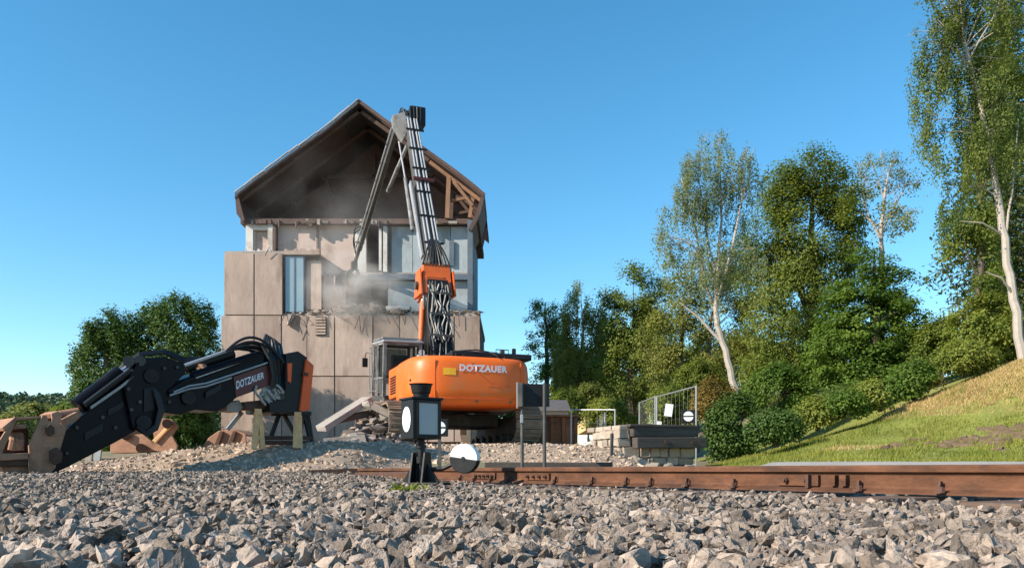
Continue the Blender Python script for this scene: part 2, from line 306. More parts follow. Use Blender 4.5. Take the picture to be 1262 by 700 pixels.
def stone_proto(seed, npts, flat=0.62, rough=0.0):
    r = random.Random(seed); bm = bmesh.new()
    for i in range(npts):
        v = Vector((r.gauss(0, 1), r.gauss(0, 1), r.gauss(0, 1))).normalized() * r.uniform(0.78, 1.0)
        bm.verts.new((v.x * 0.5 * r.uniform(1.0, 1.25), v.y * 0.42, v.z * 0.5 * flat))
    h = bmesh.ops.convex_hull(bm, input=bm.verts[:])
    bmesh.ops.delete(bm, geom=[e for e in h['geom_interior'] if isinstance(e, bmesh.types.BMVert)], context='VERTS')
    if rough:
        bmesh.ops.triangulate(bm, faces=bm.faces[:]); bmesh.ops.subdivide_edges(bm, edges=bm.edges[:], cuts=1, use_grid_fill=True); bm.normal_update()
        for v in bm.verts: v.co += v.normal * rough * noise.noise(v.co * 4.5 + Vector((seed * 3.1, 0, 0))) + Vector((r.uniform(-1, 1), r.uniform(-1, 1), r.uniform(-1, 1))) * rough * .25
    bmesh.ops.triangulate(bm, faces=bm.faces[:]); bm.verts.index_update()
    V = np.array([v.co[:] for v in bm.verts]); T = np.array([[v.index for v in f.verts] for f in bm.faces]); bm.free(); return V, T
def rotmats(n, tilt):
    """random turn about z, then a tilt"""
    a = rng.uniform(0, 2 * np.pi, n); ax = rng.uniform(0, 2 * np.pi, n); t = rng.normal(0, tilt, n)
    c, s_ = np.cos(a), np.sin(a); Rz = np.zeros((n, 3, 3)); Rz[:, 0, 0] = c; Rz[:, 0, 1] = -s_; Rz[:, 1, 0] = s_; Rz[:, 1, 1] = c; Rz[:, 2, 2] = 1
    k = np.stack([np.cos(ax), np.sin(ax), 0 * ax], -1); K = np.zeros((n, 3, 3))
    K[:, 0, 2] = k[:, 1]; K[:, 1, 2] = -k[:, 0]; K[:, 2, 0] = -k[:, 1]; K[:, 2, 1] = k[:, 0]
    I = np.eye(3)[None]; Rt = I + np.sin(t)[:, None, None] * K + (1 - np.cos(t))[:, None, None] * (K @ K)
    return Rt @ Rz
def scatter_stones(pos, size, protos, tilt=0.5):
    n = len(pos); which = rng.integers(0, len(protos), n); Vs = []; Ts = []; off = 0; RM = rotmats(n, tilt)
    for k, (pv, pt) in enumerate(protos):
        i = np.where(which == k)[0]
        if not len(i): continue
        v = np.einsum('nij,vj->nvi', RM[i], pv) * size[i][:, None, None] + pos[i][:, None, :]
        Vs.append(v.reshape(-1, 3)); Ts.append((pt[None] + (np.arange(len(i)) * len(pv))[:, None, None] + off).reshape(-1, 3)); off += len(i) * len(pv)
    return np.concatenate(Vs), np.concatenate(Ts)
hi = [stone_proto(i, 12, random.uniform(.5, .8), .11) for i in range(20)]; mid = [stone_proto(50 + i, 10, random.uniform(.5, .8)) for i in range(12)]; low = [stone_proto(90 + i, 8) for i in range(8)]
def field(y0, y1, dens, smin, smax, margin=0.7):
    """points between two distances, a bit wider than the view"""
    n = int(dens * (y1 - y0) * (2 * (0.64 * (y0 + y1) / 2 + margin)))
    Y = rng.uniform(y0, y1, n); Y = np.sqrt(rng.uniform(y0 ** 2, y1 ** 2, n)); X = rng.uniform(-1, 1, n) * (0.64 * Y + margin)
    keep = X < rail_x(Y) + 0.6
    X, Y = X[keep], Y[keep]; s_ = np.exp(rng.normal(math.log((smin + smax) / 2), 0.38, len(X))).clip(smin * 0.55, smax * 1.5)
    Z = ballast_z(X, Y) + rng.uniform(-0.030, 0.016, len(X))
    # keep clear of the rail itself
    d = np.abs((X - rail_x(Y)) * 0.88); Z = np.where(d < 0.10, Z - 0.05, Z)
    return np.stack([X, Y, Z], -1), s_
pos, siz = field(1.05, 2.05, 1350, 0.030, 0.058)
far_keep = np.abs(pos[:, 0]) < 0.66 * pos[:, 1]; vis = np.where(far_keep & (pos[:, 1] > 1.22))[0]
order = vis[np.argsort(pos[vis, 1] - 6 * (pos[vis, 2] - ballast_z(pos[vis, 0], pos[vis, 1])))]
big = order[:300]; rest = np.setdiff1d(np.arange(len(pos)), big)
V1, T1 = scatter_stones(pos[rest], siz[rest], hi, 0.95)
pa_, sa_ = field(2.05, 3.0, 1250, 0.030, 0.058); p2_, s2_ = field(3.0, 6.0, 740, 0.031, 0.058); p2_ = np.concatenate([pa_, p2_]); s2_ = np.concatenate([sa_, s2_]); V2, T2 = scatter_stones(p2_, s2_, mid, 0.95)
p3_, s3_ = field(6.0, 13.2, 300, 0.042, 0.070, 0.4); V3, T3 = scatter_stones(p3_, s3_, low, 0.95)
VV = np.concatenate([V1, V2, V3]); TT = np.concatenate([T1, T2 + len(V1), T3 + len(V1) + len(V2)])
link('ballast_stones', npmesh('ballast_stones', VV, TT, 3), 'stone_m', ballast, kind='stuff')
pm_ = []
for k, (pv, pt) in enumerate(hi):
    me = npmesh('stone', pv, pt, 3); bm = bmesh.new(); bm.from_mesh(me); bmesh.ops.recalc_face_normals(bm, faces=bm.faces)
    bm.to_mesh(me); bm.free(); me.materials.append(M['stone']); pm_.append(me)
for i in big:
    o = bpy.data.objects.new('stone', pm_[random.randrange(len(pm_))]); COL.objects.link(o); o.parent = ballast
    sc = float(siz[i]) * 1.12; o.location = pos[i]; o.scale = (sc, sc, sc * random.uniform(0.85, 1.25)); o.rotation_euler = (random.gauss(0, 0.75), random.gauss(0, 0.75), random.uniform(0, 6.28))

# gravel mound dumped behind the track
def mound_z(X, Y):
    foot = 12.7 + 1.6 * smooth(X, -3.2, -1.6); H = np.interp(X, [-11, -8.4, -7.0, -5.2, -3, 0, 1.5, 2.1, 3.0, 3.6], [0.02, 0.10, 0.36, 0.58, 0.62, 0.60, 0.60, 0.55, -0.05, -0.15])
    top = smooth(Y, foot, foot + 2.6) * H + 0.25 * smooth(Y, 17, 24) * np.clip(H / 0.6, 0, 1)
    return 0.20 + top - 0.30 * (1 - smooth(Y, foot - 0.9, foot)) + (0.035 * wob(X, Y, 1.3, 1.0) + 0.03 * wob(X, Y, 0.5)) * smooth(Y, foot - 0.2, foot + 0.8)
V, Q = heightfield(np.linspace(-11, 3.6, 150), np.linspace(11.6, 30, 150), mound_z)
mound = link('gravel_mound', npmesh('gravel_mound', V, Q, 4), 'gravel', smooth_=True, kind='structure', label='bank of beige crushed demolition gravel behind the track', cat='gravel')
n = 12500; X = rng.uniform(-10.5, 3.1, n); Y = 12.4 + 6.0 * rng.uniform(0, 1, n) ** 1.4
pp = np.stack([X, Y, mound_z(X, Y) + 0.004], -1); ss = np.exp(rng.normal(math.log(0.080), 0.42, n)).clip(0.035, 0.24)
V, T = scatter_stones(pp, ss, low, 0.6); link('gravel_stones', npmesh('gravel_stones', V, T, 3), 'pebble', mound, kind='stuff')

# grassy bank on the right, with a path along its foot
def bank_z(X, Y):
    gX = np.interp(X, [3.6, 4.8, 5.8, 6.8, 8.4, 9.8, 11.4, 14, 20, 30], [-0.2, 0.0, 0.24, 0.54, 1.00, 1.52, 2.25, 3.2, 4.6, 6.5])
    rise = smooth(Y, 10.4, 19.0)
    return 0.40 + gX * (0.72 * rise + 0.28 * rise ** 2) + (0.05 * wob(X, Y, 0.9, 4) + 0.07 * wob(X, Y, 0.35, 1)) * smooth(Y, 11, 13.5) - 0.35 * smooth(Y, 18.6, 24)
V, Q = heightfield(np.linspace(3.4, 30, 130), np.linspace(10.3, 32, 110), lambda X, Y: bank_z(X, Y) - 0.25 * (1 - smooth(X, 3.4, 4.2)))
bank = link('grass_bank', npmesh('grass_bank', V, Q, 4), 'bank', smooth_=True, kind='structure', label='sunlit mown grass bank rising to the right of the track', cat='bank')
V, Q = heightfield(np.linspace(2.6, 30, 60), np.linspace(7.6, 11.0, 8), lambda X, Y: 0.385 + 0.006 * wob(X, Y, 1) + 0.03 * smooth(Y, 9, 11) - 0.25 * (1 - smooth(X, 2.6, 3.6)) - 0.2 * (1 - smooth(Y, 7.6, 8.1)))
link('path', npmesh('path', V, Q, 4), 'path', smooth_=True, kind='structure', label='narrow pale grey path along the foot of the grass bank', cat='path')

def blades(P0, h, w, bend=0.35):
    n = len(P0); a = rng.uniform(0, 2 * np.pi, n); d = np.stack([np.cos(a), np.sin(a), 0 * a], -1); b = rng.uniform(0, 2 * np.pi, n)
    lean = np.stack([np.cos(b), np.sin(b), 0 * b], -1) * (h * bend * rng.uniform(0.2, 1, n))[:, None]
    up = np.zeros((n, 3)); up[:, 2] = h
    A = P0 - d * w[:, None] / 2; B = P0 + d * w[:, None] / 2; T = P0 + up + lean
    return np.stack([A, B, T], 1).reshape(-1, 3), np.arange(n * 3).reshape(-1, 3)
n = 90000; X = rng.uniform(4.3, 17, n); Y = 10.9 + 9.5 * rng.uniform(0, 1, n) ** 1.2
k = np.sin(X * 0.9 + 2) * np.cos(Y * 0.8) + 0.5 * np.sin(X * 2.3 + Y * 1.9); dry = ((bank_z(X, Y) > 1.5 + 0.2 * k) & (X > 8.3)) | (k > 1.25)
keep = (X < 0.66 * Y + 1.2)
for nm, sel, mt in (('turf', ~dry & keep, 'grass'), ('dry_grass', dry & keep, 'drygrass')):
    V, T = blades(np.stack([X[sel], Y[sel], bank_z(X[sel], Y[sel]) - 0.01], -1), rng.uniform(0.02, 0.075, sel.sum()) * (1 + .5 * np.sin(X[sel] * 3.1) * np.cos(Y[sel] * 2.7)), rng.uniform(0.012, 0.03, sel.sum()), 0.8)
    link(nm, npmesh(nm, V, T, 3), mt, bank, kind='stuff')
n = 42000; X = rng.uniform(8.2, 14, n); Y = rng.uniform(14, 19.5, n); k = wob(X, Y, .8, 2); sel = (bank_z(X, Y) > 1.55 + .25 * k) & (X < .66 * Y + .8); X, Y = X[sel], Y[sel]
V, T = blades(np.stack([X, Y, bank_z(X, Y) - .01], -1), rng.uniform(.03, .10, len(X)), rng.uniform(.015, .035, len(X)), .9); link('dry_grass', npmesh('dry_grass', V, T, 3), 'drygrass', bank, kind='stuff')
# tall stalks and weeds standing in the turf, in loose tufts
tx = rng.uniform(4.8, 14, 170); ty = 10.9 + 8 * rng.uniform(0, 1, 170); X = np.repeat(tx, 26) + rng.normal(0, .11, 170 * 26); Y = np.repeat(ty, 26) + rng.normal(0, .11, 170 * 26)
V, T = blades(np.stack([X, Y, bank_z(X, Y) - .01], -1), rng.uniform(.05, .17, len(X)), rng.uniform(.010, .022, len(X)), .55); link('tall_grass', npmesh('tall_grass', V, T, 3), 'grass', bank, kind='stuff')
# bare earth scars in the bank
sc = MB()
for (px, py, Y, wx, wy) in ((1205, 514, 14.8, .38, .2), (1240, 502, 15.2, .42, .26), (1258, 512, 14.8, .4, .2), (1172, 520, 14.6, .24, .16), (1186, 513, 15.0, .16, .1), (1112, 513, 15.3, .22, .1), (1096, 517, 15.2, .2, .08), (1132, 508, 15.6, .2, .06), (1230, 537, 13.6, .16, .08), (1225, 523, 14.3, .3, .1), (1150, 517, 15.0, .12, .06)):
    c = P(px, py, Y); nseg = 40; ring = []
    for i in range(nseg):
        a = 2 * math.pi * i / nseg; r = 1 + 0.35 * math.sin(3 * a + px) + 0.25 * math.sin(7 * a + py) + 0.22 * math.sin(13 * a + px); ring.append((c.x + wx * r * math.cos(a), Y + wy * 1.6 * r * math.sin(a)))
    vs = []; fs = []
    for j, q in enumerate((1.0, 0.7, 0.4)):
        for i, (x, y) in enumerate(ring):
            xx = c.x + (x - c.x) * q; yy = Y + (y - Y) * q; vs.append((xx, yy, float(bank_z(xx, yy)) + (0.002 if j == 0 else 0.03 + 0.07 * noise.noise(Vector((xx * 5, yy * 5, 0))))))
    vs.append((c.x, Y, float(bank_z(c.x, Y)) + 0.04))
    for j in range(2):
        for i in range(nseg): a = j * nseg + i; b = j * nseg + (i + 1) % nseg; fs.append((a, b, b + nseg, a + nseg))
    for i in range(nseg): fs.append((2 * nseg + i, 2 * nseg + (i + 1) % nseg, 3 * nseg))
    sc.add(vs, fs)
sc.build('bare_earth', 'earth', bank, sm=True)

# ------------------------------------------------------------------ track
def along(pts, t0, t1, n):
    """n points between two distances (m) along the rail line"""
    L = [0]
    for a, b in zip(pts, pts[1:]): L.append(L[-1] + (b - a).length)
    out = []
    for i in range(n):
        d = t0 + (t1 - t0) * i / (n - 1)
        k = max(j for j in range(len(L) - 1) if L[j] <= d + 1e-9); out.append(pts[k].lerp(pts[k + 1], (d - L[k]) / (L[k + 1] - L[k])))
    return out
def rail_len(pts): return sum((b - a).length for a, b in zip(pts, pts[1:]))
PROF = [(-.0625, 0), (.0625, 0), (.0625, .010), (.012, .027), (.0075, .04), (.0075, .095), (.014, .108), (.0335, .114), (.0335, .140), (.027, .149), (-.027, .149), (-.0335, .140), (-.0335, .114), (-.014, .108), (-.0075, .095), (-.0075, .04), (-.012, .027), (-.0625, .010)]
def rail_mesh(pts, z0):
    mb = MB(); m = len(PROF); vs = []; fs = []
    for i, p in enumerate(pts):
        t = (pts[min(i + 1, len(pts) - 1)] - pts[max(i - 1, 0)]).normalized(); s_ = Vector((t.y, -t.x, 0))
        vs += [p + s_ * a + Vector((0, 0, z0 + b)) for a, b in PROF]
    for i in range(len(pts) - 1): fs += [(i * m + k, i * m + (k + 1) % m, (i + 1) * m + (k + 1) % m, (i + 1) * m + k) for k in range(m)]
    fs += [tuple(range(m)), tuple(range((len(pts) - 1) * m, len(pts) * m))[::-1]]
    return mb.add(vs, fs)
def offset_line(pts, d):
    out = []
    for i, p in enumerate(pts):
        t = (pts[min(i + 1, len(pts) - 1)] - pts[max(i - 1, 0)]).normalized(); out.append(p + Vector((t.y, -t.x, 0)) * d)
    return out
RZ = 0.176; RL = rail_len(rail_pts); near = along(rail_pts, 0.3, RL - 0.2, 40)
rr = root('rail', (0, 0, 0), 'rusty nearest rail crossing the picture above the ballast', 'rail', group='running rails')
rb = rail_mesh(near, RZ).build('rail_body', 'rust', rr)
def frame_at(d):
    a, b = along(rail_pts, d - 0.05, d + 0.05, 2); t = (b - a).normalized(); return (a + b) / 2, t, Vector((-t.y, t.x, 0)) * -1
def side_vec(t):
    s_ = Vector((t.y, -t.x, 0)); return -s_ if s_.x > 0 else s_      # towards the camera (left of the rail)
# distance along the rail at which a photograph column x is met
def rail_at(px):
    best = min((abs(CX + F * q.x / q.y - px), i) for i, q in enumerate(along(rail_pts, 3.0, RL - 0.3, 600))); return 3.0 + (RL - 3.3) * best[1] / 599
def clip(px):
    p, t, _ = frame_at(rail_at(px)); s_ = side_vec(t); mb = MB(); z = RZ + 0.012
    mb.bar(p + s_ * 0.02 + Vector((0, 0, z)), p + s_ * 0.085 + Vector((0, 0, z + 0.004)), 0.035, 0.016)
    mb.bar(p + s_ * 0.045 + t * 0.012 + Vector((0, 0, z)), p + s_ * 0.030 + t * 0.016 + Vector((0, 0, z + 0.055)), 0.022, 0.014, up=t)
    mb.tube([p + s_ * 0.075 - t * 0.02 + Vector((0, 0, z)), p + s_ * 0.075 - t * 0.02 + Vector((0, 0, z + 0.030))], 0.014, 6)
    mb.build('rail_clip', 'rustdark', rr)
for px in (572, 590, 611, 632, 690, 735, 777, 808, 853, 910, 1068, 1166): clip(px)
def block(name, px, w, z, h, out, mat, bolts=0):
    p, t, _ = frame_at(rail_at(px)); s_ = side_vec(t); c = p + s_ * (0.0075 + out / 2) + Vector((0, 0, RZ + z))
    o = MB().bar(c - t * w / 2, c + t * w / 2, out, h).build(name, mat, rr)
    for i in range(bolts):
        q = c + t * (w * ((i + .5) / bolts - .5)) + s_ * out / 2
        MB().tube([q, q + s_ * 0.022], 0.016, 6).tube([q + s_ * 0.02, q + s_ * 0.034], 0.009, 6).build('bolt', 'rustdark', o)
block('fishplate', 985, 0.30, 0.064, 0.062, 0.022, 'rust', 2)
block('joint_bar', 1003, 0.022, 0.06, 0.075, 0.05, 'rustdark'); block('stop_block', 1030, 0.035, 0.066, 0.058, 0.034, 'rust'); block('stop_block', 1046, 0.04, 0.066, 0.06, 0.034, 'rust')
block('fishplate', 665, 0.42, 0.064, 0.062, 0.02, 'rust', 4); block('fishplate', 600, 0.5, 0.064, 0.062, 0.02, 'rust', 5)
# check rail lying just behind, standing a little prouder, and the far rail
chk = offset_line(rail_pts, 0.0); chk = offset_line(rail_pts, 0.12)
c1 = root('rail', (0, 0, 0), 'short rusty check rail close behind the nearest rail at right', 'rail', group='running rails')
rail_mesh(along(chk, 0.5, rail_len(chk) * 0.355, 14), RZ + 0.012).build('rail_body', 'rusthead', c1)
c2 = root('rail', (0, 0, 0), 'rusty far rail running parallel behind the nearest rail', 'rail', group='running rails')
fr_ = offset_line(rail_pts, 1.48); rail_mesh(along(fr_, 0.4, rail_len(fr_) - 2.2, 40), RZ + 0.012).build('rail_body', 'rusthead', c2)
sl_me = None
d = 2.9; k = 0; ORD = ['first', 'second', 'third', 'fourth', 'fifth', 'sixth', 'seventh', 'eighth', 'ninth', 'tenth', 'eleventh', 'twelfth', 'thirteenth', 'fourteenth', 'fifteenth', 'sixteenth', 'seventeenth', 'eighteenth', 'nineteenth', 'twentieth']
while d < RL - 3.4:
    p, t, _ = frame_at(d); s_ = side_vec(t); c = p - s_ * 0.72; z = RZ - 0.085
    if sl_me is None:
        b = MB().box((0, 0, 0), (2.45, 0.26, 0.15), None, 0.012); o = b.build('sleeper', 'sleeper'); sl_me = o.data
    else: o = bpy.data.objects.new('sleeper', sl_me); COL.objects.link(o)
    o.location = (c.x, c.y, z); o.rotation_euler = (0, 0, math.atan2(-s_.y, -s_.x))
    o['label'] = 'dark wooden sleeper half buried under the rail, %s from the right edge' % ORD[k]; o['category'] = 'sleeper'; o['group'] = 'sleepers under the track'
    d += 0.66; k += 1

# ------------------------------------------------------------------ half-demolished building
BY = 34.0
def B(x, y, Y=BY): return Vector(((x - CX) * BY / F, Y, CZ - (y - HZ) * BY / F))    # facade drawing in the plane Y = 34 m, kept square behind it
bl = root('building', tuple(B(433, 545)), 'half demolished gabled building clad in beige concrete panels', 'building')
def slab(name, mat, x0, y0, x1, y1, Ya, Yb, parent=bl, bev=0.0):
    a = B(x0, y1, Ya); b = B(x1, y0, Yb)
    return MB().box((a + b) / 2, (b.x - a.x, b.y - a.y, b.z - a.z), None, bev).build(name, mat, parent, world=True)
# core behind the cladding
slab('core_wall', 'joint', 275, 390, 590, 560, 34.12, 40.5)
slab('floor_slab', 'concrete', 276, 386.5, 591.5, 392, 34.02, 40.4)
cols = [273, 314, 347.5, 379, 413, 460, 493, 527, 560, 592]; g_ = 0.6
for i in range(9):
    for (ya, yb) in ((389, 464), (464, 545)):
        x0, x1 = cols[i] + g_, cols[i + 1] - g_
        slab('facade_panel', 'panel', x0, ya + g_, x1, yb - g_, 33.9 + 0.02 * ((i * 7) % 3), 34.12, bev=0.012)
for i, (x0, x1) in enumerate(((277, 314), (314, 349))): slab('facade_panel', 'panel', x0 + g_, 313, x1 - g_, 388.4, 33.9 + .015 * i, 34.10, bev=0.012)
slab('facade_panel', 'panel', 376, 320, 394.5, 380, 34.2, 34.34)
for i in range(1, 9):   # cover strips on the joints
    slab('joint_strip', 'joint', cols[i] - 0.75, 392, cols[i] + 0.75, 545, 33.95, 34.11)
v = slab('vent', 'joint', 390, 391, 403, 414, 33.86, 33.9)
for k in range(6): slab('vent_slat', 'panel', 390.6, 392.5 + k * 3.6, 402.4, 394.9 + k * 3.6, 33.82, 33.855, v)
slab('side_wall', 'panel', 275, 313, 279, 388, 34.12, 40.4)
# second storey: window bay and torn rooms
w_ = slab('window', 'bluecol', 349.6, 314, 375.4, 386, 34.12, 34.24); slab('pane', 'winglass', 351.5, 316, 373.5, 384, 34.06, 34.11, w_)
slab('window_bar', 'bluecol', 361.8, 316, 363.2, 384, 34.03, 34.058, w_)
slab('lintel', 'concrete', 277, 309.5, 392, 313, 34.0, 36.5)
def jag(name, mat, x0, x1, yt, yb, amp, Ya, th, n=12):
    pts = [B(x0, yb, Ya), B(x1, yb, Ya)] + [B(x1 + (x0 - x1) * i / n + random.uniform(-.8, .8), yt + random.uniform(-amp, amp), Ya) for i in range(n + 1)]
    return MB().prism(pts, (0, th, 0)).build(name, mat, bl, world=True)
jag('room_wall', 'brownwall', 394, 436, 333, 386, 5, 34.62, .18); jag('room_wall', 'pinkwall', 395, 410, 336, 383, 4, 34.44, .16); jag('torn_wall', 'brownwall', 408, 424, 352, 387, 8, 34.30, .14); jag('torn_wall', 'rubble', 425, 472, 376, 388, 4, 34.05, .3, 18); jag('torn_wall', 'concrete', 476, 590, 385, 388.5, 2.2, 34.02, .2, 40); jag('torn_wall', 'brownwall', 440, 452, 340, 387, 9, 35.2, .2)
jag('torn_wall', 'whitewall', 299, 333, 306, 313, 3.5, 34.3, .2, 14); jag('torn_wall', 'panel', 349, 394, 308, 314, 2.0, 33.96, .2, 20)
slab('room_wall', 'darkroom', 436, 330, 476, 386, 36.5, 36.7); slab('room_wall', 'blueshade_wall', 475, 342, 577, 386, 34.7, 34.9)
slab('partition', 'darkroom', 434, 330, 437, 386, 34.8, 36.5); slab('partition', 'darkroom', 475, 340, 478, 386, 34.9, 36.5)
slab('storey_beam', 'bluecol', 452, 334.5, 583, 341.5, 34.45, 34.7); slab('floor_slab', 'concrete', 298, 330.5, 579, 334, 34.75, 40.2)
# third storey
slab('side_wall', 'whitewall', 297, 266, 301, 330, 35.05, 40.3)
slab('wall_panel', 'whitewall', 297, 268, 306, 312, 34.6, 34.8); slab('wall_panel', 'whitewall', 306, 268, 326, 278, 34.6, 34.78)
w2 = slab('window', 'pinkwall', 306, 279, 325.5, 312, 34.78, 34.86); slab('frame', 'whitewall', 306.4, 279, 308, 312, 34.70, 34.77, w2); slab('frame', 'whitewall', 323.6, 279, 325.4, 312, 34.70, 34.77, w2)
slab('wall_panel', 'whitewall', 325.5, 272, 332, 312, 34.5, 34.8); slab('post', 'roofwood', 332.3, 276, 336, 312, 34.4, 34.62)
slab('wall_panel', 'pinkwall', 336, 271, 385, 331, 34.8, 34.95); slab('wall_panel', 'pinkwall', 386.2, 271, 432, 331, 34.82, 34.95)
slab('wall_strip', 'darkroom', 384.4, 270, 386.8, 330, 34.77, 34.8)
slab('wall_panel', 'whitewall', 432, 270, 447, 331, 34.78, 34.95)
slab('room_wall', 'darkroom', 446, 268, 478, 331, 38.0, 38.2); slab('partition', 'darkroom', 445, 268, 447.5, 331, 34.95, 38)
slab('door_frame', 'whitewall', 464, 276, 467.2, 329, 34.6, 34.95); slab('door_frame', 'whitewall', 469.5, 274, 474.5, 331, 34.55, 34.95); slab('wall_panel', 'brownwall', 474.5, 272, 479, 331, 34.85, 34.95)
for (xa, xb) in ((479, 505), (505.6, 530), (530.6, 553), (553.6, 576)): slab('wall_panel', 'blueshade_wall', xa, 272, xb, 334, 34.82 + 0.03 * (int(xa) % 2), 34.95)
slab('wall_panel', 'bluecol', 552, 290, 558, 322, 34.74, 34.81)
slab('column', 'bluecol', 575.5, 268, 582, 388, 34.35, 34.75); slab('side_wall', 'bluecol', 577, 268, 581, 388, 34.75, 40.3)
slab('attic_floor', 'roofwood', 291, 264.5, 590, 271, 34.55, 40.3)
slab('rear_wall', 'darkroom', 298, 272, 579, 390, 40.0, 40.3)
# torn edge bits hanging from the attic floor
for k in range(34):
    x = random.uniform(300, 572); w = random.choice([1.2, 2, 4, 9, 14]) * random.uniform(.6, 1.3); h = random.uniform(.3, 2.2) if w > 4 else random.uniform(1, 6)
    slab('torn_board', random.choice(['brownwall', 'roofwood', 'roofwood', 'concrete']), x, 268 + random.uniform(-2, 1), x + w, 270.5 + h, 34.35 + random.uniform(0, 0.1), 34.54)
# roof
Lp = [(441, 122), (420, 140), (400, 156.5), (378, 172), (355, 188), (335, 202.5), (315, 217), (300, 229), (288, 238)]
Rp = [(441, 122), (470, 143.5), (500, 165.5), (530, 187), (560, 208.5), (580, 224), (597, 238.5)]
RF, RB = 34.15, 40.9
def roofside(name, pts, th, mat, Ya, Yb, parent, dz=0.0):
    mb = MB()
    up = [B(x, y, Ya) + Vector((0, 0, dz)) for x, y in pts]; lo = [p - Vector((0, 0, th)) for p in up]
    n = len(up)
    for i in range(n - 1): mb.prism([up[i], up[i + 1], lo[i + 1], lo[i]], (0, Yb - Ya, 0))
    return mb.build(name, mat, parent, world=True)
rl = roofside('roof', Lp, 0.12, 'roofing', RF, RB, bl); rr_ = roofside('roof', Rp, 0.12, 'roofing', RF, RB, bl)
roofside('soffit', Lp[1:], 0.06, 'barge', RF - 0.03, RB, rl, -0.123); roofside('soffit', Rp[1:], 0.06, 'barge', RF - 0.03, RB, rr_, -0.123)
mb = MB()
for a, b in zip(Lp, Lp[1:]):
    for q0_, q1_ in ((0, .47), (.5, .98)):
        j = random.uniform(-1.2, .6); f0 = (a[0] + (b[0] - a[0]) * q0_, a[1] + (b[1] - a[1]) * q0_ - .4); f1 = (a[0] + (b[0] - a[0]) * q1_, a[1] + (b[1] - a[1]) * q1_ - .4)
        mb.bar(B(f0[0], f0[1] + j, RF - .1), B(f1[0], f1[1] + random.uniform(-.6, .6), RF - .1), 0.10, random.uniform(.03, .07))
mb.build('edge_sheet', 'rooftin', rl, world=True)
mb = MB()
for a, b in zip(Rp, Rp[1:]): mb.bar(B(a[0], a[1] + 1, RF - .05), B(b[0], b[1] + 1, RF - .05), 0.08, 0.13)
mb.build('edge_board', 'roofwood', rr_, world=True)
# eaves boxes bending in to the wall
slab_e = MB()
slab_e.prism([B(288, 239, RF), B(292, 240, RF), B(300, 270, RF), B(297, 272, RF), B(290, 262, RF)], (0, 6.5, 0)).build('eaves_board', 'barge', bl, world=True)
MB().prism([B(593, 240, RF), B(597.5, 240, RF), B(591, 264, RF), B(581, 283, RF), B(577, 281, RF), B(586, 262, RF)], (0, 3.0, 0)).build('eaves_board', 'barge', bl, world=True)
# rear gable and trusses
MB().prism([B(x, y + 5, 38.2) for x, y in [(290, 268)] + Lp[::-1] + Rp[1:] + [(590, 268)]], (0, 0.15, 0)).build('rear_gable', 'darkboard', bl, world=True)
def beam(name, a, b, Y, w, mat, h=None): return MB().bar(B(*a, Y), B(*b, Y), w, h or w, up=(0, 1, 0)).build(name, mat, bl, world=True)
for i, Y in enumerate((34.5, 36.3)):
    mt = 'truss_sunlit' if i == 0 else 'roofwood'  # front timbers on the right get lighter wood, sunlight put into the colour
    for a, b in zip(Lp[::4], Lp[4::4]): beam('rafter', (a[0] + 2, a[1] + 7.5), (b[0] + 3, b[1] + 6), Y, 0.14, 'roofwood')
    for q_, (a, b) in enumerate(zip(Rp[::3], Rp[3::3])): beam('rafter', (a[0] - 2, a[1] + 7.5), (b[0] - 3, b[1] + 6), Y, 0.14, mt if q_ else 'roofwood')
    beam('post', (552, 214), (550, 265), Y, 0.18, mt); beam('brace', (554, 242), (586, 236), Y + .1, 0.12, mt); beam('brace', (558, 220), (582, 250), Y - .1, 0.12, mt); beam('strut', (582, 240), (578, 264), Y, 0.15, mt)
Y = 37.6
for a, b in (((372, 182), (514, 178)), ((443, 150), (443, 190)), ((334, 214), (335, 266)), ((305, 242), (334, 244)), ((400, 190), (443, 218)), ((376, 174), (384, 206))): beam('broken_beam', a, b, Y, 0.16, 'roofwood')
# broken concrete along the torn edge and on the ledge
def chunk(seed, sx, sy, sz):
    pv, pt = stone_proto(seed, 12, 1.0); return pv * np.array([sx, sy, sz]), pt
Vs = []; Ts = []; off = 0
for k in range(330):
    x = random.choice([random.uniform(366, 590), random.uniform(470, 590), random.uniform(395, 475)]); s_ = abs(random.gauss(0, 0.13)) + 0.06
    pv, pt = chunk(k, s_ * random.uniform(1, 2.2), s_ * random.uniform(1, 1.6), s_ * random.uniform(.6, 1.2))
    heap = max(0, 1 - abs(x - 445) / 45) * 10
    c = B(x, 386.5 - random.uniform(0, 3.5 + heap), 33.88 + random.uniform(0, .7)); Vs.append(pv + np.array(c)); Ts.append(pt + off); off += len(pv)
for k in range(24):
    x = random.uniform(281, 392); s_ = random.uniform(.05, .13); pv, pt = chunk(400 + k, s_ * 2, s_, s_ * .8); c = B(x, 309.5 - random.uniform(0, 1.5), 34.1 + random.uniform(0, .3)); Vs.append(pv + np.array(c)); Ts.append(pt + off); off += len(pv)
link('ledge_rubble', npmesh('ledge_rubble', np.concatenate(Vs), np.concatenate(Ts), 3), 'rubble', kind='stuff', label='broken concrete crumbs on the torn ledge of the building', cat='rubble')
def slab_piece(name, label, a, b, w, h, mat='concrete', group='broken slabs on the ledge'):
    p = (Vector(a) + Vector(b)) / 2; bm = MB().bar(Vector(a) - p, Vector(b) - p, w, h); 
    for v in bm.v: v += Vector((random.uniform(-.04, .04), random.uniform(-.04, .04), random.uniform(-.03, .03)))
    o = bm.build(name, mat, bev=0.01, label=label, cat='slab', group=group); o.location = p; return o
slab_piece('concrete_slab', 'tilted pale concrete slab lying on the ledge below the dust', B(408, 386, 34.2), B(437, 373, 34.3), 0.4, 0.14)
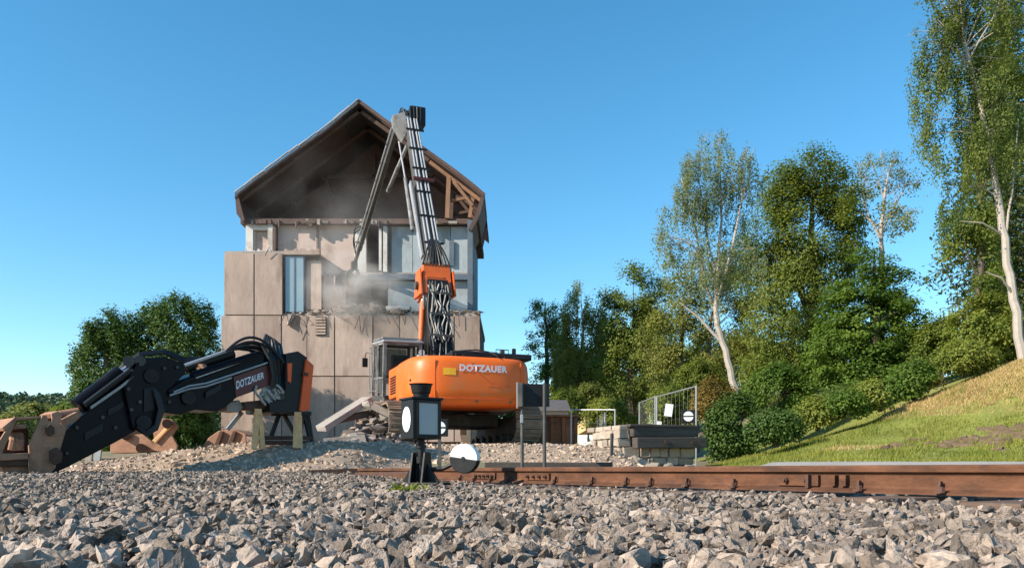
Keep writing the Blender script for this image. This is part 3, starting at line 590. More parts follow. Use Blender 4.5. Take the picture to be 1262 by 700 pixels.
slab_piece('concrete_slab', 'flat pale slab on the ledge beside the orange boom joint', B(476, 380, 34.3), B(505, 379, 34.3), 0.5, 0.18, 'whitewall')
slab_piece('concrete_slab', 'broken slab hanging over the ledge left of the vent', B(357, 402, 33.82), B(364, 386, 33.9), 0.12, 0.16)
slab_piece('concrete_slab', 'grey slab on the ledge under the dark hole', B(445, 383, 34.3), B(474, 378, 34.5), 0.4, 0.15)

# bent reinforcing bars and rags sticking out of the torn edges
for k in range(26):
    x = random.choice([random.uniform(352, 470), random.uniform(480, 590), random.uniform(300, 395)]); y = 387 if x > 350 else 311
    a = B(x, y, 33.95); q = a + Vector((random.uniform(-.25, .25), random.uniform(-.45, -.1), random.uniform(-.15, .2))); e = q + Vector((random.uniform(-.25, .25), random.uniform(-.1, .1), random.uniform(-.7, .1)))
    MB().tube([a, q, e], .014, 5).build('bent_bar', 'rustdark', bl, world=True)
# dust rising where the grab bites
dm = bpy.data.materials.new('dust'); dm.use_nodes = True; n_ = dm.node_tree.nodes; L_ = dm.node_tree.links; n_.clear()
pv_ = n_.new('ShaderNodeVolumePrincipled'); pv_.inputs['Color'].default_value = (0.92, 0.90, 0.88, 1); pv_.inputs['Anisotropy'].default_value = 0.2
tc = n_.new('ShaderNodeTexCoord'); ln = n_.new('ShaderNodeVectorMath'); ln.operation = 'LENGTH'; L_.new(tc.outputs['Object'], ln.inputs[0])
mr = n_.new('ShaderNodeMapRange'); mr.inputs[1].default_value = 0.95; mr.inputs[2].default_value = 0.1; L_.new(ln.outputs['Value'], mr.inputs[0])
tn = n_.new('ShaderNodeTexNoise'); tn.inputs['Scale'].default_value = 2.6; tn.inputs['Detail'].default_value = 5; L_.new(tc.outputs['Object'], tn.inputs[0])
m2 = n_.new('ShaderNodeMapRange'); m2.inputs[1].default_value = 0.42; m2.inputs[2].default_value = 0.75; m2.inputs[4].default_value = 3.2; L_.new(tn.outputs[0], m2.inputs[0])
mm = n_.new('ShaderNodeMath'); mm.operation = 'MULTIPLY'; L_.new(mr.outputs[0], mm.inputs[0]); L_.new(m2.outputs[0], mm.inputs[1]); L_.new(mm.outputs[0], pv_.inputs['Density'])
ou = n_.new('ShaderNodeOutputMaterial'); L_.new(pv_.outputs[0], ou.inputs['Volume'])
bm = bmesh.new(); bmesh.ops.create_icosphere(bm, subdivisions=3, radius=1.0); me = bpy.data.meshes.new('dust_cloud'); bm.to_mesh(me); bm.free()
dc = link('dust_cloud', me, dm, kind='stuff', label='pale dust puffing out of the torn storey', cat='dust'); dc.location = B(440, 358, 33.5); dc.scale = (2.6, 1.0, 1.8)
d2_ = dc.copy(); d2_.data = me.copy(); dm2 = dm.copy(); d2_.data.materials.clear(); d2_.data.materials.append(dm2); COL.objects.link(d2_)
[nd for nd in dm2.node_tree.nodes if nd.type == 'MAP_RANGE' and nd.inputs[4].default_value > 2][0].inputs[4].default_value = 0.26
d2_['label'] = 'thin veil of dust drifting in front of the upper floors'; d2_.location = B(420, 300, 32.4); d2_.scale = (4.2, 1.3, 4.0)

# ------------------------------------------------------------------ trees, bushes, far wood
def leaf_mesh(C, L, wr=0.55, upb=0.35, droop=0.0, out=None):
    """one leaf quad for each centre; out turns the leaves outwards from their bough"""
    n = len(C); nrm = rng.normal(size=(n, 3)) * (.62 if out is not None else 1.0); nrm[:, 2] = np.abs(nrm[:, 2]) + upb
    if out is not None: nrm = nrm + out
    nrm /= np.linalg.norm(nrm, axis=1)[:, None] + 1e-9
    a = rng.normal(size=(n, 3)); a[:, 2] -= droop; a -= nrm * (a * nrm).sum(1)[:, None]; a /= np.linalg.norm(a, axis=1)[:, None] + 1e-9
    b = np.cross(nrm, a); l = (L * rng.uniform(.6, 1.3, n))[:, None]; w = l * wr
    V = np.stack([C - a * l * .5, C + b * w * .5 - a * l * .05, C + a * l * .5, C - b * w * .5 - a * l * .05], 1).reshape(-1, 3)
    return V, np.arange(4 * n).reshape(-1, 4)
def ell_points(lobes, n, shell=.45):
    w = np.array([l[3] * l[4] * l[5] for l in lobes]); w = w / w.sum(); k = rng.choice(len(lobes), n, p=w); Lb = np.array(lobes)
    d = rng.normal(size=(n, 3)); d /= np.linalg.norm(d, axis=1)[:, None]; r = rng.uniform(shell ** 3, 1, n) ** (1 / 3)
    return Lb[k, :3] + d * r[:, None] * Lb[k, 3:6]
def gate(A, fr, th, seed):
    return np.array([noise.noise(Vector((float(p[0]) * fr + seed, float(p[1]) * fr, float(p[2]) * fr))) > th for p in A], bool)
def trunk_at(tr, z):
    """point and radius on a polyline trunk at height z"""
    for (a, ra), (b, rb_) in zip(tr, tr[1:]):
        if a[2] <= z <= b[2]: t = (z - a[2]) / max(1e-6, b[2] - a[2]); return Vector(a).lerp(Vector(b), t), ra + (rb_ - ra) * t
    return Vector(tr[-1][0]), tr[-1][1]
def tree(name, label, base, trunks, lobes, n_anchor, per, spread, leaf, mat, bark, limbs=30, droop=0.0, gfr=.6, gth=-.12, shell=.4, wr=.55, upb=.35, seed=1, cat='tree', group=None, flat=.7, twig=.012):
    t = root(name, tuple(base), label, cat, group=group); A = ell_points(lobes, n_anchor, shell); A = A[gate(A, gfr, gth, seed * 11.3)]
    mb = MB()
    for tr in trunks:
        tr2 = []
        for (a, ra), (b, rb_) in zip(tr, tr[1:]):
            for k in range(4): q = k / 4; tr2.append((Vector(a).lerp(Vector(b), q) + Vector((random.gauss(0, 1), random.gauss(0, 1), 0)) * ra * .18, ra + (rb_ - ra) * q))
        tr2.append((Vector(tr[-1][0]), tr[-1][1])); mb.tube([p for p, _ in tr2], [r for _, r in tr2], 8)
    ends = []
    if len(A) and limbs:
        for i in rng.choice(len(A), min(limbs, len(A)), replace=False):
            e = Vector(A[i]); best = None
            for tr in trunks:
                z = min(max(e.z - .55 * math.hypot(e.x - tr[-1][0][0], e.y - tr[-1][0][1]) - .3 + random.gauss(0, .5), tr[0][0][2] + random.uniform(.2, .5) * (tr[-1][0][2] - tr[0][0][2])), tr[0][0][2] + random.uniform(.72, .98) * (tr[-1][0][2] - tr[0][0][2]))
                p, r = trunk_at(tr, z); dd = (p - e).length
                if best is None or dd < best[0]: best = (dd, p, r)
            dd, p, r = best; r1 = min(r * .45, .009 * dd + .008); m_ = p.lerp(e, .5) + Vector((random.gauss(0, .07), random.gauss(0, .07), .10)) * dd
            mb.tube([p, p.lerp(m_, .5) + Vector((0, 0, .03 * dd)), m_, m_.lerp(e, .55), e], [r1, r1 * .85, r1 * .62, r1 * .4, twig * .6], 5, False); ends.append(e)
            for _ in range(3): k2 = e + Vector((random.gauss(0, .5), random.gauss(0, .5), random.gauss(.1, .4))) * spread * 1.8; mb.tube([m_.lerp(e, random.uniform(.2, .9)), k2], [r1 * .35, twig * .5], 4, False)
    mb.build('trunk', bark, t, sm=True, fixn=False)
    per = int(per * 1.3); n = len(A) * per; C = np.repeat(A, per, 0); k = rng.normal(size=(n, 3)); k /= np.linalg.norm(k, axis=1)[:, None]; k *= (rng.uniform(0, 1, n) ** .45)[:, None] * spread * 1.75 * np.repeat(rng.uniform(.6, 1.25, len(A)), per)[:, None]; k[:, 2] *= flat
    if droop: k[:, :2] *= .45; k[:, 2] = -np.abs(rng.exponential(droop, n)) + rng.normal(0, .1, n)
    cen = np.array([[l[0], l[1], l[2]] for l in lobes]).mean(0); o1 = C - cen; o1 /= np.linalg.norm(o1, axis=1)[:, None] + 1e-9; o2 = k / (np.linalg.norm(k, axis=1)[:, None] + 1e-9)
    V, Q = leaf_mesh(C + k, leaf, wr, upb, 1.5 if droop else 0.0, o1 * .55 + o2 * .55)
    link('crown', npmesh('crown', V, Q, 4), mat, t, kind=None); return t
def px(dx, Y): return dx * Y / F
def conifer(name, label, base, H, Rb, n, leaf, mat, seed, z0=.05, tip=.9, per=14, spread=.22, rad=.22, group=None):
    """spruce: whorls of drooping boughs, each clad in short twigs"""
    t = root(name, tuple(base), label, 'tree', group=group); mb = MB(); mb.tube([(0, 0, 0), (0, 0, H * .5), (0, 0, H)], [rad, rad * .55, .02], 8); A = []
    nl = int(H / .34)
    for i in range(nl):
        z = H * z0 + (H * .985 - H * z0) * i / nl; r = Rb * (1 - z / H) ** tip * random.uniform(.8, 1.12) + .12; k = max(5, int(5 + r * 2.4)); a0 = random.uniform(0, 6)
        for j in range(k):
            a = a0 + 6.283 * j / k + random.gauss(0, .18); rr2 = r * random.uniform(.7, 1.12); d = Vector((math.cos(a), math.sin(a), 0)); e = Vector((0, 0, z)) + d * rr2 + Vector((0, 0, -.22 * rr2)); m_ = Vector((0, 0, z)) + d * rr2 * .5 + Vector((0, 0, .03 * rr2))
            mb.tube([(0, 0, z), m_, e], [.03, .02, .006], 4, False); s_ = max(2, int(rr2 / .24))
            for q in range(s_): f = (q + .6) / s_; b = (Vector((0, 0, z)).lerp(m_, f * 2) if f < .5 else m_.lerp(e, f * 2 - 1)); A.append(b)
    mb.build('trunk', 'bark', t, fixn=False); A = np.array([v[:] for v in A]); n = len(A) * per; C = np.repeat(A, per, 0); k = rng.normal(size=(n, 3)) * spread; k[:, 2] = -np.abs(k[:, 2]) * .8
    V, Q = leaf_mesh(C + k, leaf, .32, .2, .8); link('crown', npmesh('crown', V, Q, 4), mat, t); return t
def lob(Y, x0, cx, cy, rx, ry, base, d=None):
    """lobe from photograph measures: centre (cx, cy), half width rx, half height ry, at distance Y"""
    c = P(cx, cy, Y) - base; return (c.x, c.y + (d or 0) * 1.0, c.z, px(rx * 1.08, Y), px(rx, Y) * .85, px(ry * 1.04, Y))
# dense evergreens left of the building
for cx, top, hw, sd, lab in ((132, 384, 42, 1, 'smaller dark dense evergreen left of the building, on the outside'), (212, 366, 60, 2, 'larger dark dense evergreen touching the left wall of the building')):
    Y = 29.0 + sd; b = P(cx, 545, Y); L_ = [lob(Y, 0, cx, top + 95, hw * .95, 96, b), lob(Y, 0, cx - hw * .35, top + 80, hw * .6, 66, b), lob(Y, 0, cx + hw * .4, top + 60, hw * .55, 58, b), lob(Y, 0, cx + hw * .05, top + 34, hw * .5, 34, b)]
    if sd == 2: L_ += [lob(Y, 0, cx - 28, top + 36, 20, 30, b), lob(Y, 0, cx + 34, top + 36, 20, 34, b), lob(Y, 0, cx, top + 140, 56, 60, b)]
    else: L_ += [lob(Y, 0, cx, top + 135, 34, 55, b)]
    tree('evergreen_tree', lab, b, [[((0, 0, 0), .22), ((0, 0, 3.6), .1)]], L_, 1250 if sd == 1 else 2000, 32, .15, .125, 'l_thuja', 'bark', 14, shell=.62, gfr=1.2, gth=-.32, wr=.4, upb=.1, seed=sd, flat=1.1, group='evergreens by the building')
# row behind the fence, left to right
Y = 44.; b = P(672, 500, Y); tree('slender_tree', 'slim airy tree standing alone right of the excavator', b, [[((0, 0, 0), .16), ((.1, 0, 2.6), .11), ((0, 0, 5.6), .03)]], [lob(Y, 0, 672, 392, 22, 24, b), lob(Y, 0, 666, 418, 24, 20, b), lob(Y, 0, 680, 440, 18, 24, b), lob(Y, 0, 658, 408, 16, 10, b), lob(Y, 0, 668, 462, 12, 14, b)], 230, 60, .24, .115, 'l_maple', 'bark', 34, shell=.2, gfr=.9, gth=-.02, seed=3)
Y = 46.; b = P(702, 505, Y); tree('pine_tree', 'small dark tree squeezed behind the slim airy tree', b, [[((0, 0, 0), .14), ((0, 0, 4), .05)]], [lob(Y, 0, 700, 455, 17, 36, b), lob(Y, 0, 694, 430, 12, 22, b)], 420, 22, .22, .16, 'l_dark', 'bark', 16, seed=4, gth=-.2)
Y = 41.; b = P(722, 508, Y); tree('birch_tree', 'olive green birch with drooping twigs left of the tall birch', b, [[((0, 0, 0), .15), ((-.2, 0, 3), .10), ((-.1, 0, 5.0), .03)], [((.5, 0, 0), .12), ((.6, 0, 2.6), .07), ((.3, 0, 4.2), .02)]], [lob(Y, 0, 718, 382, 27, 38, b), lob(Y, 0, 742, 398, 22, 30, b), lob(Y, 0, 704, 420, 24, 38, b), lob(Y, 0, 738, 425, 24, 38, b), lob(Y, 0, 722, 455, 38, 36, b)], 700, 60, .24, .105, 'l_birch2', 'birch', 44, droop=.42, gfr=.9, gth=-.12, shell=.2, seed=5)
Y = 38.; b = P(778, 510, Y); tree('dark_tree', 'dark leafy tree between the olive birch and the tall birch', b, [[((0, 0, 0), .2), ((.1, 0, 3), .14), ((.1, 0, 5.4), .03)]], [lob(Y, 0, 785, 356, 22, 32, b), lob(Y, 0, 760, 388, 24, 30, b), lob(Y, 0, 812, 376, 24, 36, b), lob(Y, 0, 772, 400, 32, 36, b), lob(Y, 0, 798, 415, 30, 40, b), lob(Y, 0, 766, 450, 34, 40, b), lob(Y, 0, 805, 465, 34, 40, b)], 760, 60, .32, .125, 'l_oak', 'bark', 40, gfr=.8, gth=-.10, shell=.3, seed=6)
Y = 35.; b = P(845, 515, Y); tree('mixed_tree', 'broad olive tree behind the pale stems of the tall birch', b, [[((0, 0, 0), .2), ((-.2, 0, 2.5), .14), ((-.1, 0, 5.2), .03)], [((1.0, 0, 0), .12), ((1.1, 0, 4.5), .03)]], [lob(Y, 0, 842, 350, 30, 42, b), lob(Y, 0, 825, 420, 36, 44, b), lob(Y, 0, 880, 392, 46, 66, b), lob(Y, 0, 850, 465, 48, 40, b), lob(Y, 0, 915, 345, 32, 60, b), lob(Y, 0, 925, 420, 36, 60, b)], 760, 70, .32, .11, 'l_birch2', 'bark', 46, gfr=.8, gth=-.05, shell=.25, seed=7)
# backdrop of further trees filling the gaps
for i, (cx, top, hw, mt, lab) in enumerate(((705, 440, 24, 'l_oak', 'low dark tree in the back row above the hut roof'), (752, 425, 30, 'l_birch2', 'olive tree in the back row behind the olive birch'), (812, 395, 34, 'l_maple', 'green tree in the back row left of the tall birch stem'), (870, 400, 38, 'l_oak', 'dark tree in the back row behind the tall birch'), (925, 390, 36, 'l_maple', 'green tree in the back row left of the big dense tree'), (1030, 395, 40, 'l_oak', 'dark tree in the back row right of the big dense tree'), (1120, 405, 30, 'l_maple', 'green tree in the back row right of the bushy deep green tree'))):
    Y = 50. + i % 3; b = P(cx, 515, Y); h = 505 - top
    tree('woodland_tree', lab, b, [[((0, 0, 0), .2), ((0, 0, px(h * .8, Y)), .04)]], [lob(Y, 0, cx, top + h * .3, hw * .7, h * .3, b), lob(Y, 0, cx - hw * .3, top + h * .6, hw * .8, h * .36, b), lob(Y, 0, cx + hw * .35, top + h * .55, hw * .7, h * .38, b), lob(Y, 0, cx, top + h * .85, hw, h * .28, b)], 420, 44, .38, .17, mt, 'bark', 18, gfr=.6, gth=-.22, shell=.2, seed=60 + i, group='back row of trees')
# the tall pale-stemmed birch
Y = 27.5; b = P(912, 505, Y)
def T(*pts): return [((P(x, y, Y) - b + Vector((0, dy, 0)))[:], r) for x, y, dy, r in pts]
st_ = [T((912, 508, 0, .13), (900, 455, 0, .115), (886, 408, 0, .10), (882, 380, 0, .085), (884, 340, 0, .06), (890, 270, .1, .04), (888, 200, .1, .018)), T((884, 392, 0, .055), (868, 340, .2, .04), (860, 280, .3, .03), (842, 215, .3, .02)), T((883, 375, 0, .055), (900, 310, -.2, .04), (912, 250, -.2, .026), (926, 205, -.2, .015)), T((884, 350, 0, .05), (874, 290, .3, .035), (866, 230, .3, .02), (858, 195, .3, .012)), T((888, 420, 0, .06), (862, 390, .1, .04), (838, 372, .1, .02))]
tree('birch_tree', 'tall birch with several pale bare stems and thin drooping foliage', b, st_, [lob(Y, 0, 885, 205, 42, 42, b), lob(Y, 0, 850, 230, 34, 45, b), lob(Y, 0, 915, 235, 26, 50, b), lob(Y, 0, 832, 285, 26, 48, b), lob(Y, 0, 870, 300, 34, 60, b), lob(Y, 0, 915, 320, 26, 50, b)], 760, 48, .17, .072, 'l_birch', 'birch', 95, droop=.38, gfr=1.1, gth=-.06, shell=.15, seed=8, twig=.010)
# oak-like tree
Y = 32.; b = P(1000, 520, Y); tree('oak_tree', 'big dense dark green tree with golden edges right of the tall birch', b, [[((0, 0, 0), .32), ((.1, 0, 3.5), .24), ((0, 0, 7), .12), ((.1, 0, 10), .03)], [((0, 0, 4), .16), ((-.9, 0, 7), .08), ((-1.2, 0, 9), .02)]], [lob(Y, 0, 998, 215, 38, 32, b), lob(Y, 0, 968, 245, 34, 40, b), lob(Y, 0, 1035, 240, 34, 36, b), lob(Y, 0, 1000, 290, 56, 62, b), lob(Y, 0, 952, 320, 40, 60, b), lob(Y, 0, 945, 255, 22, 30, b), lob(Y, 0, 1050, 300, 36, 54, b), lob(Y, 0, 975, 400, 56, 66, b), lob(Y, 0, 960, 465, 46, 40, b)], 1150, 78, .34, .11, 'l_oak', 'bark', 70, gfr=.75, gth=-.13, shell=.35, seed=9)
# thin half-bare tree behind
Y = 34.5; b = P(1088, 520, Y)
st_ = [T((1088, 520, 0, .16), (1087, 320, 0, .11), (1086, 280, 0, .08), (1092, 230, 0, .04), (1100, 195, 0, .015)), T((1086, 296, 0, .07), (1070, 265, 0, .045), (1062, 240, 0, .02)), T((1086, 285, 0, .06), (1108, 245, 0, .03), (1124, 215, 0, .012)), T((1080, 278, 0, .05), (1064, 262, .2, .035), (1050, 255, .2, .02))]
tree('bare_tree', 'thin half bare tree with pale forked branches above the maple', b, st_, [lob(Y, 0, 1085, 212, 28, 24, b), lob(Y, 0, 1118, 235, 18, 34, b), lob(Y, 0, 1100, 270, 26, 24, b), lob(Y, 0, 1060, 230, 20, 24, b)], 330, 16, .18, .10, 'l_birch2', 'birch', 60, gfr=1, gth=-.02, shell=.2, seed=10)
# layered maple in front
Y = 25.; b = P(1078, 520, Y); tree('maple_tree', 'bushy deep green tree at the edge of the grass bank', b, [[((0, 0, 0), .2), ((0, 0, 3), .13), ((0, 0, 5.2), .02)]], [lob(Y, 0, 1078, 330, 26, 28, b), lob(Y, 0, 1052, 360, 32, 34, b), lob(Y, 0, 1105, 362, 34, 34, b), lob(Y, 0, 1075, 400, 62, 46, b), lob(Y, 0, 1050, 440, 52, 44, b), lob(Y, 0, 1110, 430, 50, 44, b), lob(Y, 0, 1075, 475, 60, 30, b)], 1150, 60, .22, .105, 'l_maple', 'bark', 40, gfr=1.0, gth=-.13, shell=.45, seed=11, flat=.45, upb=.9)
# right edge: dark spruces and the leaning birch
Y = 27.; b = P(1238, 470, Y); conifer('spruce_tree', 'dark spruce behind the leaning birch at the right edge', b, 16.5, 2.6, 0, .20, 'l_dark', 1, z0=.06, per=12, spread=.20, tip=.75, group='spruces at the right edge')
Y = 29.; b = P(1310, 470, Y); conifer('spruce_tree', 'dark spruce cut off by the right picture edge', b, 17.0, 2.8, 0, .20, 'l_dark', 2, z0=.06, per=9, spread=.20, tip=.75, group='spruces at the right edge')
Y = 19.5; b = P(1262, 455, Y)
st_ = [T((1263, 460, 0, .12), (1254, 400, 0, .105), (1245, 340, 0, .095), (1236, 280, 0, .085), (1224, 210, 0, .07), (1212, 150, 0, .06), (1196, 80, 0, .045), (1176, 10, 0, .03), (1160, -50, 0, .015)), T((1222, 200, 0, .04), (1226, 150, .1, .03), (1232, 110, .1, .015)), T((1238, 300, 0, .035), (1246, 220, -.1, .022), (1252, 150, -.1, .012)), T((1200, 90, 0, .035), (1180, 60, .1, .028), (1158, 50, .1, .015)), T((1236, 290, 0, .03), (1205, 278, -.2, .018), (1178, 276, -.2, .008)), T((1250, 365, 0, .03), (1228, 345, -.2, .02), (1210, 338, -.2, .01))]
tree('birch_tree', 'white stemmed birch leaning inwards at the right edge of the picture', b, st_, [lob(Y, 0, 1165, 50, 34, 50, b), lob(Y, 0, 1150, 110, 28, 50, b), lob(Y, 0, 1195, 100, 40, 60, b), lob(Y, 0, 1215, 30, 48, 50, b), lob(Y, 0, 1180, 175, 44, 36, b), lob(Y, 0, 1235, 160, 34, 60, b), lob(Y, 0, 1185, 240, 28, 34, b), lob(Y, 0, 1185, -40, 50, 40, b)], 900, 66, .19, .062, 'l_birchr', 'birch', 90, droop=.20, gfr=1.2, gth=-.10, shell=.1, seed=12, twig=.008)
Y = 22.; b = P(1200, 455, Y); tree('hazel_tree', 'loose green tree between the spruce and the sky gap', b, [[((0, 0, 0), .1), ((.2, 0, 3), .07), ((.1, 0, 5.5), .02)]], [lob(Y, 0, 1188, 215, 30, 44, b), lob(Y, 0, 1195, 290, 30, 46, b), lob(Y, 0, 1215, 345, 30, 30, b), lob(Y, 0, 1230, 120, 30, 90, b)], 420, 60, .26, .09, 'l_oak', 'bark', 40, gfr=.9, gth=-.06, shell=.2, seed=13)
# bushes
def bush(label, cx, cy, rx, ry, Y, n, leaf, mat, seed, per=22, group='bushes along the bank'):
    b = P(cx, cy + ry, Y); zz = float(max(ground_z(b.x, b.y), bank_z(b.x, b.y) if b.x > 4.2 and b.y > 10.6 else -9)); b.z = min(b.z, zz + .4) if zz < b.z else b.z
    L_ = [lob(Y, 0, cx, cy, rx * .8, ry * .9, b), lob(Y, 0, cx - rx * .5, cy + ry * .25, rx * .5, ry * .7, b), lob(Y, 0, cx + rx * .5, cy + ry * .2, rx * .5, ry * .75, b), lob(Y, 0, cx + rx * .1, cy - ry * .45, rx * .4, ry * .5, b)]
    tree('bush', label, b, [[((0, 0, -.1), .06), ((0, 0, px(ry, Y)), .02)]], L_, n, per, .14, leaf, mat, 'bark', 16, gfr=1.3, gth=-.16, shell=.4, seed=seed, cat='bush', group=group)
bush('large yellow green bush on the dry slope below the spruce', 1215, 405, 52, 44, 21.5, 1100, .09, 'l_bush', 21)
bush('green bush left of the large yellow green bush on the slope', 1160, 425, 34, 36, 23.5, 700, .09, 'l_oak', 22)
bush('low russet bush at the foot of the bushy deep green tree', 1140, 462, 30, 16, 20.5, 300, .07, 'l_autumn', 23)
bush('pale green bush at the left tip of the grass bank', 1008, 508, 26, 18, 19.0, 420, .075, 'l_bush', 24)
bush('low green shrub spreading at the foot of the grass bank', 955, 525, 32, 20, 18.0, 520, .07, 'l_thuja', 25)  # dark leaf material carries the trees' cast shade in its colour
bush('shade-darkened shrub behind the right end of the buffer stop', 905, 525, 38, 44, 21.0, 800, .085, 'l_thuja', 26)  # leaf colour darkened to stand in for shade cast by the trees
bush('dark bush under the big dense tree', 960, 480, 42, 36, 24.0, 700, .09, 'l_maple', 27)
bush('russet bush behind the fence panel with the notice', 880, 490, 28, 26, 25.0, 400, .075, 'l_autumn', 28)
bush('mid green bush behind the buffer stop and the fence', 825, 502, 36, 28, 26.5, 600, .08, 'l_bush', 29)
bush('yellow green bush right of the skip behind the low fence', 752, 510, 34, 22, 28.5, 600, .085, 'l_bush', 30)
bush('grey green bush above the roof of the low hut', 725, 490, 26, 18, 34.0, 360, .10, 'l_birch2', 31)
bush('leafy bush at the foot of the tall birch', 860, 470, 34, 30, 30.0, 560, .09, 'l_oak', 32)
bush('small shaded bush at the foot of the bushy deep green tree', 1040, 492, 34, 18, 22.0, 420, .08, 'l_shrub', 33)
bush('sunlit bush overhanging the upper edge of the bank below the deep green tree', 1085, 484, 34, 18, 18.8, 420, .075, 'l_bush', 36)
bush('green bush on the crest of the bank left of the russet bush', 1128, 468, 30, 24, 19.4, 460, .08, 'l_maple', 37)
bush('yellowish bush at the top of the dry slope under the leaning birch', 1190, 440, 36, 20, 19.6, 460, .075, 'l_bush', 38)
bush('small round green bush halfway along the crest of the bank', 1045, 497, 24, 15, 18.6, 300, .07, 'l_maple', 39)
bush('low green hedge glimpsed beneath the counterweight, behind the machine', 620, 515, 40, 22, 42.0, 420, .12, 'l_oak', 34)
bush('dark green bush between the hut and the olive birch', 700, 500, 22, 24, 33.0, 420, .10, 'l_oak', 35)
# far wooded hill and nearer meadow trees at left
hx = np.linspace(-900, 150, 80); hy = np.linspace(330, 1200, 40)
def hill_z(X, Y): return -14 + 62 * smooth(Y, 330, 560) * (.75 + .25 * smooth(-X, 60, 420)) * (1 - .75 * smooth(X, -60, 120)) + 1.5 * wob(X, Y, .02)
V, Q = heightfield(hx, hy, hill_z); hill = link('hill', npmesh('hill', V, Q, 4), 'ground', smooth_=True, kind='structure', label='distant wooded hill on the left horizon', cat='hill')
n = 2400; Y = rng.uniform(335, 640, n); X = -rng.uniform(.18, .72, n) * Y; Z = hill_z(X, Y); rad = rng.uniform(2.2, 4.4, n); hgt = rng.uniform(3.2, 6.0, n); pr = 18
C = np.repeat(np.stack([X, Y, Z + hgt * .5], -1), pr, 0); d = rng.normal(size=(n * pr, 3)); d /= np.linalg.norm(d, axis=1)[:, None]; d[:, :2] *= np.repeat(rad, pr)[:, None]; d[:, 2] = np.abs(d[:, 2]) * np.repeat(hgt, pr)
V, Q = leaf_mesh(C + d, 2.7, .8, .5); link('far_wood', npmesh('far_wood', V, Q, 4), 'l_far', kind='stuff', label='dense dark green wood covering the distant hill', cat='wood')
for cx, cy, rx, ry, Y, mt, lab, sd in ((45, 515, 26, 16, 120., 'l_mid', 'yellow green round tree below the distant hill', 41), (15, 530, 20, 20, 100., 'l_mid', 'olive tree at the left edge behind the bucket', 42), (82, 518, 14, 18, 110., 'l_oak', 'dark small tree left of the evergreens', 43), (120, 530, 26, 22, 90., 'l_oak', 'dark tree low behind the black stick', 44)):
    b = P(cx, cy + ry * 1.6, Y); tree('meadow_tree', lab, b, [[((0, 0, 0), .3), ((0, 0, px(ry, Y)), .1)]], [lob(Y, 0, cx, cy, rx, ry, b), lob(Y, 0, cx - rx * .5, cy + ry * .4, rx * .6, ry * .7, b), lob(Y, 0, cx + rx * .5, cy + ry * .4, rx * .6, ry * .7, b)], 420, 18, .7, .5, mt, 'bark', 12, gfr=.3, gth=-.2, seed=sd, group='trees in the valley')

# ------------------------------------------------------------------ orange high-reach demolition excavator
PSI = R(20); EG = 0.96; EO = Vector((-2.02, 23.2, EG))
ex = root('excavator', tuple(EO), 'orange high reach demolition excavator with its tall grey arm at the building', 'excavator', PSI)
# local axes: +y forward, +x right, z up
def crawler(sx):
    cx = sx * 1.68; t = MB(); zc = 0.56; r = 0.47; L = 2.15
    o = MB().box((cx, 0, .55), (.34, 3.9, .5), None, .03).build('track', 'darkgrey', ex)
    pad = MB(); N = 46; per = 4 * L + 2 * math.pi * r
    for k in range(N):
        d = per * k / N
        if d < 2 * L: y, z, a = -L + d, zc + r, 0
        elif d < 2 * L + math.pi * r: th = (d - 2 * L) / r; y, z, a = L + r * math.sin(th), zc + r * math.cos(th), -th
        elif d < 4 * L + math.pi * r: y, z, a = L - (d - 2 * L - math.pi * r), zc - r, math.pi
        else: th = (d - 4 * L - math.pi * r) / r; y, z, a = -L - r * math.sin(th), zc - r * math.cos(th), math.pi - th
        m = Matrix.Rotation(a, 3, 'X'); c = Vector((cx, y, z)); pad.box(c, (.72, per / N * .93, .05), m)
        for dy in (-.05, .06): pad.box(c + m @ Vector((0, dy, .045)), (.70, .025, .05), m)
    pad.build('track_pads', 'track', o)
    for y in (-L, L): MB().tube([(cx - .16, y, zc), (cx + .16, y, zc)], .40, 20).build('idler_wheel', 'darkgrey', o, sm=True)
    for k in range(6): MB().tube([(cx - .2, -1.5 + k * .6, .24), (cx + .2, -1.5 + k * .6, .24)], .13, 12).build('roller', 'darkgrey', o, sm=True)
for s_ in (-1, 1): crawler(s_)
MB().box((0, 0, .72), (2.9, 1.7, .36), None, .06).build('undercarriage', 'darkgrey', ex)
MB().tube([(0, 0, .88), (0, 0, 1.03)], .78, 28).build('slew_ring', 'darkgrey', ex, sm=True)
# counterweight: rounded rear, lofted rings
NN = 4.2; A_, Bq, Y0 = 1.63, 1.58, -1.80
def cw_y(x): return Y0 - Bq * max(0.0, 1 - abs(x / A_) ** NN) ** (1 / NN)
mb = MB(); rings = [(.93, .24), (.97, .10), (1.06, .03), (1.30, 0), (1.75, .0), (1.98, .02), (2.08, .06), (2.14, .13), (2.16, .24)]; m = 49
for z, ins in rings:
    for i in range(m):
        th = math.pi * i / (m - 1); c, s_ = math.cos(th), math.sin(th)
        x = (A_ - ins) * math.copysign(abs(c) ** (2 / NN), c); y = Y0 - (Bq - ins) * abs(s_) ** (2 / NN); mb.v.append(Vector((x, y, z)))
    for x in (-(A_ - ins), (A_ - ins)): mb.v.append(Vector((x, -1.5, z)))
mm_ = m + 2
for k in range(len(rings) - 1):
    for i in range(mm_): a = k * mm_ + i; b = k * mm_ + (i + 1) % mm_; mb.f.append((a, b, b + mm_, a + mm_))
mb.f.append(tuple(range(mm_))); mb.f.append(tuple(range((len(rings) - 1) * mm_, len(rings) * mm_)))
cw = mb.build('counterweight', 'orange', ex, sm=True)
me = lettering('DOTZAUER', .215, .010, 1.10)
for v_ in me.vertices:
    x = .16 + v_.co.x * 1.02; v_.co = Vector((x, cw_y(x) - .012, 1.84 + v_.co.y))
link('lettering', me, 'letter', cw)
mb = MB()
